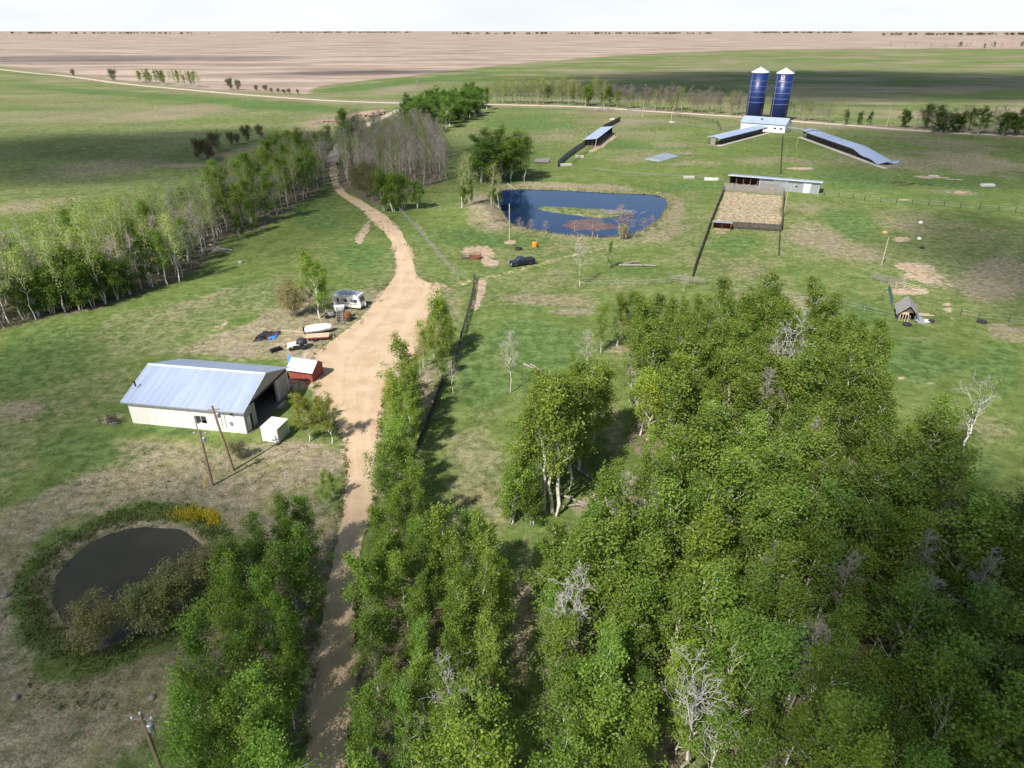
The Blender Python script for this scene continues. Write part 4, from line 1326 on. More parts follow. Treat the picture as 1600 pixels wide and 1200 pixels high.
rnd = random.Random(3)
sp = []
for k in range(16):
    cx, cy = rnd.uniform(312, 352), rnd.uniform(391, 397)
    an = rnd.gauss(0, .35) if k < 11 else rnd.uniform(-1.2, 1.2)
    ln = rnd.uniform(12, 24)
    sp.append((cx - ln * math.cos(an) * .6, cy - ln * math.sin(an) * .25, cx + ln * math.cos(an) * .6, cy + ln * math.sin(an) * .25, rnd.uniform(.10, .2), (k % 4) * .28))
logs('heaped_log', 'weathered grey log in the tangled heap on grass below the hillside wood', 'log', sp, 'drift', 'logs heaped below the wood')
logs('fallen_log', ['long pale fallen trunk on grass right of the small green tree', 'forked pale fallen trunk crossing the longer one', 'short dark fallen piece lying on the pale trunk'], 'log',
     [(967, 416, 1025, 416.5, .22, 0), (968, 417, 990, 412, .16, .1), (985, 413, 998, 412, .16, .3)], 'drift')
logs('fallen_log', ['thin fallen log slanting across bright grass below the bare tree', 'short broken log lying against the slanting thin log'], 'log', [(818, 570, 860, 590, .17, 0), (829, 571, 845, 582, .12, .1)], 'drift')
logs('fallen_log', ['fallen trunk leaning from the big white-stemmed clump into the glade', 'pale fallen trunk lying flat beside the white-stemmed clump', 'upper fallen trunk in the glade behind the white-stemmed clump'], 'log',
     [(876, 775, 917, 791, .14, .1), (880, 793, 914, 789, .12, 0), (897, 729, 926, 750, .13, 0)], 'drift')
logs('fallen_log', ['thin pale branch lying on the paddock grass near the plank fence', 'fallen pale stick on the soil by the dugout road verge'], 'log', [(680, 655, 704, 646, .07, 0), (436, 738, 452, 730, .07, 0)], 'drift')
logs('fallen_log', ['pale trunk lying at the edge of the blue pond below dark trees', 'fallen log on the far lawn beside the rubble heap'], 'log', [(793, 289, 815, 296, .25, .1), (640, 172, 652, 170, .3, 0)], 'drift')

# ------------------------------------------------------------------ silos and feed buildings


def silo(label, bx, by, top_y, wpx, emblem):
    p = G(bx, by)
    k = (600 - by) / F
    depth = p.y * CP + CAM_H * SP
    r = wpx / F * depth / 2
    h = H(p.y, top_y)
    o = thing('silo', label, 'silo', p)
    part('base', MB().lathe([(r * 1.05, 0), (r * 1.05, .8), (r, .85)], 32), 'concrete', o)
    part('shell', MB().lathe([(r, .8), (r, h)], 48), 'silo', o, True)
    for j in range(1, 17):
        z = .8 + (h - .8) * j / 17
        big = j in (6, 8, 10, 12, 14)
        part('ring', MB().lathe([(r, z - .05), (r + (.07 if big else .03), z - (.09 if big else .03)), (r + (.07 if big else .03), z + (.09 if big else .03)), (r, z + .05)], 40), 'siloband' if big else 'silo', o)
    rf = part('roof', MB().lathe([(r * 1.03, h - .1), (r * 1.03, h + .15), (r * .55, h + 1.35), (r * .16, h + 2.3), (r * .1, h + 2.35)], 32), 'white', o)
    part('vent', MB().lathe([(r * .1, h + 2.3), (r * .1, h + 2.9), (r * .14, h + 2.95), (r * .02, h + 3.2)], 12), 'galv', rf)
    rl = MB()
    for j in range(24):
        a = 2 * PI * j / 24
        rl.tube([(r * .98 * math.cos(a), r * .98 * math.sin(a), h + .1), (r * .98 * math.cos(a), r * .98 * math.sin(a), h + 1.0)], .03, 4)
    rl.tube([(r * .98 * math.cos(2 * PI * j / 24), r * .98 * math.sin(2 * PI * j / 24), h + 1.0) for j in range(25)], .03, 4)
    part('guard_rail', rl, 'galv', rf)
    lad = MB()
    a0 = math.radians(200)
    for s in (-.04, .04):
        lad.tube([((r + .25) * math.cos(a0 + s), (r + .25) * math.sin(a0 + s), 2), ((r + .25) * math.cos(a0 + s), (r + .25) * math.sin(a0 + s), h + .5)], .05, 4)
    part('ladder', lad, 'galv', o)
    if emblem:
        def patch(a0, a1, z0, z1, lift):
            mb = MB()
            n = 6
            for j in range(n):
                u, v = a0 + (a1 - a0) * j / n, a0 + (a1 - a0) * (j + 1) / n
                R = r + lift
                mb.poly([(R * math.cos(u), R * math.sin(u), z0), (R * math.cos(v), R * math.sin(v), z0), (R * math.cos(v), R * math.sin(v), z1), (R * math.cos(u), R * math.sin(u), z1)])
            return mb
        c = math.radians(-122)
        e = part('emblem', patch(c - .2, c + .2, h - 2.9, h - .9, .05), 'white', o)
        part('emblem_mark', patch(c - .12, c + .12, h - 1.75, h - 1.1, .075), 'redlamp', e)
        part('emblem_mark', patch(c - .15, c - .05, h - 2.7, h - 1.9, .075), 'redlamp', e)
        part('emblem_mark', patch(c + .05, c + .15, h - 2.7, h - 1.9, .075), 'redlamp', e)
        part('name_strip', patch(c - .34, c + .28, h - 3.8, h - 3.4, .05), 'dirtywhite', e)
    return o


M['emb'] = M['redlamp']
silo('tall blue silo with white cone roof and no emblem', 1177, 186, 113, 25.6, False)
silo('tall blue silo with white cone roof carrying a small red and white emblem', 1214.5, 190, 114.5, 25.6, True)


def lshed(a, b):
    return yaw(a, b), (b - a).length


a, b = G(1156.5, 203), G(1225.5, 208.2)
th, l = lshed(a, b)
o = thing('feed_room', 'white feed building with grey-blue roof at the foot of the silos', 'building', a, th)
w, hw, hr = 9.0, 3.9, 6.3
wl = MB().box(0, l, 0, .15, 0, hw).box(0, l, w - .15, w, 0, hw)
for x in (0, l - .15):
    wl.prism([(x, .15, 0), (x, w - .15, 0), (x, w - .15, hw), (x, w / 2, hr - .05), (x, .15, hw)], (.15, 0, 0))
part('wall', wl, 'white', o)
for y0, y1 in ((-.5, w / 2), (w + .5, w / 2)):
    z0 = hw - .5 * (hr - hw) / (w / 2)
    rb = MB().prism([(-.4, y0, z0 + .03), (l + .4, y0, z0 + .03), (l + .4, y1, hr + .03), (-.4, y1, hr + .03)], (0, 0, .08))
    for k in range(24):
        x = -.3 + k * (l + .6) / 24
        rb.prism([(x, y0, z0 + .11), (x + .08, y0, z0 + .11), (x + .08, y1, hr + .11), (x, y1, hr + .11)], (0, 0, .04))
    part('roof', rb, 'blueroof', o)
part('roof_vent', MB().box(l * .42, l * .42 + .6, 1.6, 2.2, 5.2, 5.9), 'dark', o)
d_ = part('door', MB().box(l * .62, l * .68, -.06, 0, 0, 2.4), 'dirtywhite', o)
part('handle', MB().box(l * .67, l * .675, -.1, -.06, 1.0, 1.2), 'dark', d_)
for x in (.75, .88):
    q = part('window', MB().box(l * x, l * x + 1.3, -.05, 0, 1.4, 2.4), 'dirtywhite', o)
    part('pane', MB().box(l * x + .1, l * x + 1.2, -.07, -.05, 1.5, 2.3), 'glass', q)


def bunk(name, label, a, b, w, h, collapse):
    th, l = lshed(a, b)
    o = thing(name, label, 'shelter', a, th)
    part('slab', MB().box(-1.2, l + 1.2, -1.8, .1, -.1, .12), 'concrete', o)
    part('floor', MB().box(-.5, l + .5, .1, w, -.1, .06), 'hay', o)
    n = int(l / 4)

    def top(t):
        return h if t < collapse else h * max(.16, 1 - (t - collapse) / (1 - collapse) * .95)
    for k in range(n + 1):
        t = k / n
        if t > .93 and collapse < 1:
            continue
        for y in (.5, w - .5):
            part('post', MB().tube([(t * l, y, 0), (t * l, y, top(t) - .05)], .12, 6), 'darkwood', o)
    part('feed_trough', MB().box(.5, l * min(1, collapse + .3) - .5, w / 2 - .6, w / 2 + .6, .5, .9).box(.5, l * min(1, collapse + .3) - .5, w / 2 - .7, w / 2 - .6, .5, 1.1), 'brownwood', o)
    rb = MB()
    N = 40
    i0 = 0
    rows = []
    for k in range(N + 1):
        t = k / N * (.93 if collapse < 1 else 1)
        z = top(t)
        x = t * l
        sag = (.25 * math.sin(t * 31) if t > collapse else 0)
        rows.append([(x, -.6, z - .25 + sag), (x, w * .5, z + .55 + sag * .5), (x, w + .6, z + .1)])
    for k in range(N):
        for j in range(2):
            p = [rows[k][j], rows[k + 1][j], rows[k + 1][j + 1], rows[k][j + 1]]
            rb.prism(p, (0, 0, .09))
            m0 = Vector(rows[k][j]) + Vector((0, 0, .09))
            m1 = Vector(rows[k][j + 1]) + Vector((0, 0, .09))
            rb.prism([m0, m0 + Vector((.07, 0, 0)), m1 + Vector((.07, 0, 0)), m1], (0, 0, .05))
    part('roof', rb, 'blueroof', o)
    part('fascia', MB().box(0, l * min(collapse, 1), -.62, -.5, h - .75, h - .3), 'dark', o)
    for t in (0, 1):
        if t == 0 or collapse >= 1:
            part('end_wall', MB().box(t * l - .06, t * l + .06, w * .3, w * .7, 0, h - .1), 'greywood', o)
    return o, l


a, b = G(1122, 227.5), G(1196, 208)
bunk('feed_bunk', 'short roofed feed bunk slanting up to the white feed building', a, b, 5.0, 2.9, 2.0)
a, b = G(1254, 215), G(1384, 262.5)
o, l = bunk('feed_bunk', 'long roofed feed bunk with its far end caved in', a, b, 5.5, 3.0, .62)
part('raised_roof', MB().prism([(-.5, -.8, 3.2), (-.5, 2.7, 4.0), (-.5, 6.3, 3.4), (-.5, 6.3, 3.3), (-.5, 2.7, 3.9), (-.5, -.8, 3.1)], (4.5, 0, 0)), 'blueroof', o)
rnd = random.Random(9)
for k in range(22):
    u = rnd.uniform(.82, 1.08)
    p = Vector((u * l, rnd.uniform(-.5, 6), .3 + rnd.random() * .6))
    c = part('broken_board', MB().box(-1.3, 1.3, -.1, .1, -.03, .03), rnd.choice(['brownwood', 'greywood', 'darkwood', 'galv']), o)
    c.location = p
    c.rotation_euler = (rnd.gauss(0, .3), rnd.gauss(0, .35), rnd.random() * 3)
c = G(1391, 256)
ground_sheet('pale loose roofing sheet lying past the caved-in bunk end', 'roofing', [(1387, 257), (1404, 255), (1407, 251.5), (1392, 252.5)], 'blueroof', 'loose_roofing', .3, 11)
a, b = G(1226, 207), G(1254, 210.5)
th, l = lshed(a, b)
o = thing('feed_conveyor', 'pale feed conveyor linking the white feed building to the long bunk', 'conveyor', a, th)
part('trough', MB().box(0, l, -.3, .3, 2.3, 2.8), 'galv', o)
for k in range(4):
    part('support', MB().tube([(l * (k + .5) / 4, 0, 0), (l * (k + .5) / 4, 0, 2.3)], .08, 5), 'greywood', o)

# long shed: open half, sheeted half
a, b = G(1138.5, 291.5), G(1278.7, 303.5)
th, l = lshed(a, b)
o = thing('long_shed', 'long low shed, rust brown open half and corrugated white half', 'shed', a, th)
d, hf, hb = 6.5, 3.6, 2.7
sx = l * .335
part('wall', MB().box(0, l, d - .12, d, 0, hb).prism([(0, 0, 0), (0, d - .12, 0), (0, d - .12, hb), (0, 0, hf)], (.12, 0, 0)), 'rustpale', o, label='rust brown inner wall')
fw = MB().box(sx, l, 0, .12, 0, hf - .05)
for k in range(60):
    x = sx + (l - sx) * (k + .5) / 60
    fw.box(x - .08, x + .08, -.04, 0, .05, hf - .1)
part('wall', fw, 'galv', o, label='corrugated white sheet wall')
part('wall', MB().prism([(l - .12, .12, 0), (l - .12, d - .12, 0), (l - .12, d - .12, hb), (l - .12, .12, hf - .05)], (.12, 0, 0)), 'galv', o)
for k in range(5):
    part('post', MB().tube([(sx * k / 4.2, .2, 0), (sx * k / 4.2, .2, hf - .1)], .13, 6), 'brownwood', o)
rb = MB().prism([(-.5, -.7, hf + .06), (l + .6, -.7, hf + .06), (l + .6, d + .4, hb + .0), (-.5, d + .4, hb + .0)], (0, 0, .1))
for k in range(50):
    x = -.45 + k * (l + 1) / 50
    rb.prism([(x, -.7, hf + .16), (x + .06, -.7, hf + .16), (x + .06, d + .4, hb + .1), (x, d + .4, hb + .1)], (0, 0, .04))
part('roof', rb, 'blueroof', o)
part('fascia', MB().box(-.5, l + .6, -.76, -.7, hf - .12, hf + .18), 'trim', o)
part('light_panel', MB().box(l * .5, l * .66, -.07, -.04, hf - .9, hf - .25), 'white', o)
dd = part('door', MB().box(l * .83, l * .9, -.09, -.04, .1, 2.6), 'white', o)
part('lintel', MB().box(l * .82, l * .91, -.12, -.04, 2.6, 3.1), 'white', dd)
part('hole_shade', MB().box(l * .74, l * .765, -.07, -.04, 1.5, 1.9), 'dark', o)  # dark plate painted as the unlit hole in the sheeting
part('gate', MB().box(l * .36, l * .56, -.5, -.42, .2, 2.0), 'greywood', o)
# pen shelter
a, b = G(1113.5, 358), G(1141, 360)
th, l = lshed(a, b)
o = thing('pen_shelter', 'tiny red-brown open shelter at the corner of the straw pen', 'shelter', a, th)
part('wall', MB().box(0, l, 2.2, 2.3, 0, 1.5).box(0, .1, 0, 2.2, 0, 1.5).box(l - .1, l, 0, 2.2, 0, 1.5), 'rust', o)
part('roof', MB().prism([(-.3, -.5, 1.85), (l + .3, -.5, 1.85), (l + .3, 2.6, 1.5), (-.3, 2.6, 1.5)], (0, 0, .1)), 'galv', o)
part('post', MB().tube([(l * .5, .1, 0), (l * .5, .1, 1.75)], .07, 5), 'brownwood', o)
part('straw_bed', MB().box(.1, l - .1, -.9, 2.2, 0, .12), 'hay', o)
# cattle shelter
a, b = G(931, 229.2), G(956.5, 208.5)
th, l = lshed(a, b)
o = thing('cattle_shelter', 'open-front cattle shelter with sloping blue-grey roof on green pasture', 'shelter', a, th)
w = (G(931, 229.2) - G(913.5, 227.8)).length
part('wall', MB().box(0, l, w - .12, w, 0, 2.5).box(l - .12, l, 0, w - .12, 0, 2.5), 'darkwood', o)
for k in range(7):
    part('post', MB().tube([(l * k / 6, .1, 0), (l * k / 6, .1, 3.2)], .13, 6), 'darkwood', o)
for y in (w * .33, w * .66):
    part('post', MB().tube([(.1, y, 0), (.1, y, 2.9)], .12, 6), 'darkwood', o)
rb = MB().prism([(-.4, -.5, 3.3), (l + .4, -.5, 3.3), (l + .4, w + .4, 2.6), (-.4, w + .4, 2.6)], (0, 0, .1))
for k in range(30):
    x = -.35 + k * (l + .7) / 30
    rb.prism([(x, -.5, 3.4), (x + .08, -.5, 3.4), (x + .08, w + .4, 2.7), (x, w + .4, 2.7)], (0, 0, .04))
part('roof', rb, 'blueroof', o)
part('brace', MB().tube([(-.3, -.2, 3.1), (-5.5, -.6, .2)], .09, 5), 'palepole', o)
part('straw_bed', MB().box(1, l - 1, -2.0, w - .2, -.02, .09), 'hay', o)
# pallets, sheets, troughs in the pasture
a, b = G(834, 255), G(857, 255.5)
th, l = lshed(a, b)
o = thing('plank_platform', 'flat grey plank platform lying on grass left of the windbreak fence', 'platform', a, th)
w = 9
mb = MB()
for k in range(9):
    mb.box(0, l, w * k / 9, w * (k + .8) / 9, .35, .45)
part('deck', mb, 'greywood', o)
for k in range(3):
    part('bearer', MB().box(l * k / 2.2, l * k / 2.2 + .2, 0, w, 0, .35), 'darkwood', o)
ground_sheet('large pale sheet of fallen roofing on the middle pasture', 'roofing', [(1005, 249), (1030, 253), (1064, 244), (1040, 238.5)], 'galv', 'fallen_roofing', .6, 21)
o = thing('brush_heap', 'small brown brush heap at the end of the fallen roofing', 'brush', G(1072, 242))
mb = MB()
rnd = random.Random(4)
for k in range(60):
    p = Vector((rnd.uniform(-2.5, 2.5), rnd.uniform(-1.5, 1.5), rnd.random() * .5))
    mb.tube([p, p + Vector((rnd.gauss(0, 1), rnd.gauss(0, 1), rnd.random() * 1.0))], .05, 4)
part('branches', mb, 'twig', o)


def trough(label, px, py, ln, mat, an=0, nm='water_trough', cat='trough'):
    o = thing(nm, label, cat, G(px, py), an)
    part('tub', MB().prism([(0, -.6, 0), (0, .6, 0), (0, .75, .7), (0, .65, .7), (0, .52, .12), (0, -.52, .12), (0, -.65, .7), (0, -.75, .7)], (ln, 0, 0)), mat, o)
    part('end_plate', MB().prism([(-.06, -.6, 0), (-.06, .6, 0), (-.06, .75, .7), (-.06, -.75, .7)], (.06, 0, 0)), mat, o)
    part('end_plate', MB().prism([(ln, -.6, 0), (ln, .6, 0), (ln, .75, .7), (ln, -.75, .7)], (.06, 0, 0)), mat, o)


trough('pale concrete trough at the near end of the windbreak fence', 875, 259, 4.4, 'concrete', .02)
trough('pale concrete trough further along the windbreak lane', 899, 246, 3.2, 'concrete', -.1)
trough('white trough on grass behind the cattle shelter', 953, 187.5, 2.4, 'white', .1)
trough('pale trough below the ruined end of the pasture fence debris', 1451, 277, 3, 'concrete', -.2)
trough('white bath-like trough near the right frame on dark grass', 1533, 291, 4, 'dirtywhite', 0)
trough('white slab trough against the low fence above the pond, near the long shed', 1068, 278.5, 3.5, 'concrete', -.05)
trough('second white trough along the low fence, nearest the long shed', 1101, 281.5, 4.5, 'white', -.05)
trough('white box at the foot of the corral pole', 1046, 192, 2.4, 'dirtywhite', 0, 'steel_box', 'box')
for k, (px, py, w_, h_, mt, lb) in enumerate(((1382, 366, 1.5, .6, 'yellow', 'pale yellow tank above the round tan patch'), (1436, 374, 1.0, .4, 'white', 'small white tub on grass right of the tan patch'), (1438, 349, 1.0, .5, 'white', 'white tub lying alone higher on the right pasture'))):
    o = thing('stock_tub', lb, 'tub', G(px, py))
    part('shell', MB().lathe([(w_ * .45, 0), (w_ * .5, .1), (w_ * .5, h_ * .8), (w_ * .4, h_)], 16), 'white' if k else 'hay', o)
    part('lid', MB().lathe([(w_ * .4, h_), (w_ * .2, h_ + .12)], 16), mt, o)
for px, py, r, mt, lb in ((1440, 388, .5, 'dark', 'black rubber tub on grass below the small white tub'), (1455, 503, .5, 'dark', 'dark tub on grass right of the ruined hut'), (1417, 508, .7, 'dark', 'flat dark tyre in front of the ruined hut'), (1534, 504, .8, 'dark', 'dark tyre beside the lower right fence')):
    o = thing('rubber_tub', lb, 'tub', G(px, py))
    part('wall', MB().lathe([(r * .5, 0), (r, .05), (r, .32), (r * .55, .36)], 16), mt, o)
    part('base', MB().lathe([(.05, .1), (r * .5, .1), (r * .5, .14), (.05, .14)], 12), mt, o)
# scrap near the right fence line
for k, (px, py, lb) in enumerate(((1456, 279, 'broken pale timber frame lying in the upper right pasture'), (1478, 282, 'second broken timber frame in the upper right pasture, further right'))):
    o = thing('broken_frame', lb, 'frame', G(px, py), -.2)
    part('rail', MB().box(0, 5, 0, .15, .3, .5), 'palepole', o)
    part('rail', MB().box(0, 4.5, 1.4, 1.55, .1, .3), 'greywood', o)
    part('crosspiece', MB().box(1, 1.15, .15, 1.4, .2, .4), 'greywood', o)
o = thing('dark_brush', 'dark flat patch of old brush on grass above the wire fence', 'brush', G(1418, 287))
mb = MB()
for k in range(90):
    p = Vector((rnd.gauss(0, 3.2), rnd.gauss(0, 1.6), .02))
    mb.tube([p, p + Vector((rnd.gauss(0, 1), rnd.gauss(0, .8), rnd.random() * .5))], .05, 4)
part('branches', mb, 'darkwood', o)
for px, py, r_, hgt_, lb in ((944, 173, 9, 2.2, 'brown brush heap on the far lawn beside the range road'), (1010, 172, 13, 1.4, 'long grey brush windrow beside the range road')):
    o = thing('brush_heap', lb, 'brush', G(px, py))
    mb = MB()
    for k in range(420):
        a_, q_ = rnd.random() * 6.28, rnd.random() ** .5
        p = Vector((q_ * math.cos(a_) * r_, q_ * math.sin(a_) * 4, hgt_ * (1 - q_) * rnd.random()))
        mb.tube([p, p + Vector((rnd.gauss(0, 1.1), rnd.gauss(0, 1.1), rnd.random() * .7))], .07, 4)
    part('branches', mb, 'twig', o)
# rubble heap
mb = MB()
rnd = random.Random(12)
cr = []
for k in range(420):
    u = rnd.random()
    px = 487 + 113 * u
    py = 193 - 15 * u + rnd.gauss(0, 1.0)
    p = G(px, py)
    p.z = rnd.random() * 1.2 * (0.3 + u)
    mb.rock(p, rnd.uniform(.4, 1.0) * (.5 + .9 * u), rnd=rnd)
stuff('rubble', mb.mesh('rubble', 'rock'), 'long heap of reddish rubble on the edge of the far left field')
# ruined hut
a, b = G(1402.5, 501), G(1428.5, 504.5)
th, l = lshed(a, b)
o = thing('ruined_hut', 'small ruined grey wooden hut with an open broken front', 'hut', a, th)
w, hw, hr = 4.6, 1.7, 3.0
part('wall', MB().box(0, .1, 0, w, 0, hw).box(l - .1, l, 0, w, 0, hw).box(.1, l - .1, w - .1, w, 0, hw), 'greywood', o)
part('gable', MB().prism([(.0, .06, hw), (l, .06, hw), (l / 2, .06, hr - .1)], (0, .1, 0)), 'brownwood', o)
part('wall', MB().prism([(.1, .0, hw - .4), (l * .55, 0, hw - .4), (l * .55, 0, hw), (.1, 0, hw)], (0, .06, 0)), 'tan', o)
for k in range(4):
    part('post', MB().box(.15 + k * .42, .27 + k * .42, 0, .08, 0, hw - .4), 'tan', o)
for s in (0, 1):
    x0 = -.5 if not s else l + .5
    z0 = hw - .5 * (hr - hw) / (l / 2)
    part('roof', MB().prism([(x0, -.5, z0), (l / 2, -.5, hr), (l / 2, w + .4, hr), (x0, w + .4, z0)], (0, 0, .1)), 'shingle', o)
part('fallen_panel', MB().box(l + .1, l + 1.6, .2, 2.4, .02, .5, tilt=.4), 'galv', o)
o = thing('fallen_door', 'white panel lying on grass beside the ruined hut', 'panel', G(1435, 505), .1)
part('panel', MB().box(0, 2.6, 0, 1.3, .05, .12), 'white', o)
part('cleat', MB().box(.2, 2.4, .55, .7, .12, .17), 'dirtywhite', o)
o = thing('fallen_gate', 'pale timber lying behind the ruined hut', 'timber', G(1431, 494), -.1)
part('rail', MB().box(0, 3, 0, .16, .1, .3), 'palepole', o)
part('rail', MB().box(.3, 2.6, .8, .96, .05, .22), 'palepole', o)
# clods along the yard edge and stones
mb = MB()
rnd = random.Random(31)
for k in range(900):
    r = rnd.choice(DRIVE[16:32])
    s = rnd.random() < .5
    px = (r[1] - abs(rnd.gauss(0, 9)) + 3) if s else (r[2] + abs(rnd.gauss(0, 7)) - 3)
    py = r[0] + rnd.uniform(-8, 8)
    p = G(px, py)
    p.z = hz(p.x, p.y) + .03
    mb.rock(p, rnd.uniform(.04, .13), (1.2, 1, .5), rnd)
stuff('clods', mb.mesh('clods', 'rock'), 'pale clods of soil scattered along the yard edge')
for px, py, r, lb in ((8, 932, .4, 'grey boulder half buried in brown thatch by the dugout'), (25, 1092, .36, 'grey boulder on grass in the lower corner below the dugout'), (238, 1092, .32, 'brown boulder on grass between the dugout and the corner aspens'), (313, 858, .6, 'pale boulder on the dugout bank behind the bushes'), (376, 411, .9, 'tan boulder on grass beside the log heap'), (258, 664, .35, 'stone at the foot of the cream workshop wall')):
    o = tag(link('boulder', MB().rock((0, 0, .15), r).mesh('boulder', 'fieldgrey', True)), lb, 'boulder')
    o.location = GZ(px, py if py < 1180 else py)
    sd = o.modifiers.new('s', 'SUBSURF')
    sd.levels = sd.render_levels = 2

# ------------------------------------------------------------------ trees


def rot_about(d, ang, az):
    """direction leaving d by ang, spun by az"""
    u = d.cross(Vector((0, 0, 1)))
    u = u.normalized() if u.length > 1e-3 else Vector((1, 0, 0))
    w = d.cross(u)
    return (d * math.cos(ang) + (u * math.cos(az) + w * math.sin(az)) * math.sin(ang)).normalized()


kd_ = ''


def branch(mb, rnd, p, d, ln, r, depth, tips, up=.15, sides=(6, 5, 3, 3), wig=.16, nsub=(5, 4, 4), twig=True):
    n = 4 if depth < 2 else 3
    pts, rad = [p.copy()], [r]
    dd = d.copy()
    for k in range(n):
        dd = (dd + Vector((rnd.gauss(0, wig), rnd.gauss(0, wig), rnd.gauss(up * .6, wig * .6)))).normalized()
        pts.append(pts[-1] + dd * ln / n)
        rad.append(r * (1 - .8 * (k + 1) / n))
    if depth < 3 or twig:
        mb.tube(pts, rad, sides[min(depth, 3)], False)
    tips += [(q, depth) for q in pts[2:]]
    if depth < 3:
        for k in range(nsub[min(depth, 2)]):
            t = rnd.uniform(.3, .98)
            i = min(n - 1, int(t * n))
            q = pts[i].lerp(pts[i + 1], t * n - i)
            e = (pts[i + 1] - pts[i]).normalized()
            branch(mb, rnd, q, rot_about(e, rnd.uniform(.5, 1.05), rnd.random() * 6.28), ln * rnd.uniform(.38, .62), max(rad[i] * .6, .012 if kd_ != 'dead' else .022), depth + 1, tips, up, sides, wig * 1.15, nsub, twig)


def leaves_mesh(name, cent, size, mat, rng, droop=.0, upb=.35):
    """one diamond per leaf cluster"""
    n = len(cent)
    nrm = rng.normal(0, 1, (n, 3))
    nrm[:, 2] = np.abs(nrm[:, 2]) * .8 + upb
    nrm /= np.linalg.norm(nrm, axis=1)[:, None]
    a = rng.normal(0, 1, (n, 3))
    a -= (a * nrm).sum(1)[:, None] * nrm
    a /= np.linalg.norm(a, axis=1)[:, None] + 1e-9
    b = np.cross(nrm, a)
    s = (size * rng.uniform(.6, 1.35, n))[:, None]
    q = np.stack([cent + a * s * .62, cent + b * s * .46 - nrm * s * .1, cent - a * s * .55, cent - b * s * .46 - nrm * s * .08], 1).reshape(-1, 3)
    me = bpy.data.meshes.new(name)
    mesh_np(me, q, np.arange(4 * n).reshape(n, 4))
    me.materials.append(M[mat])
    return me


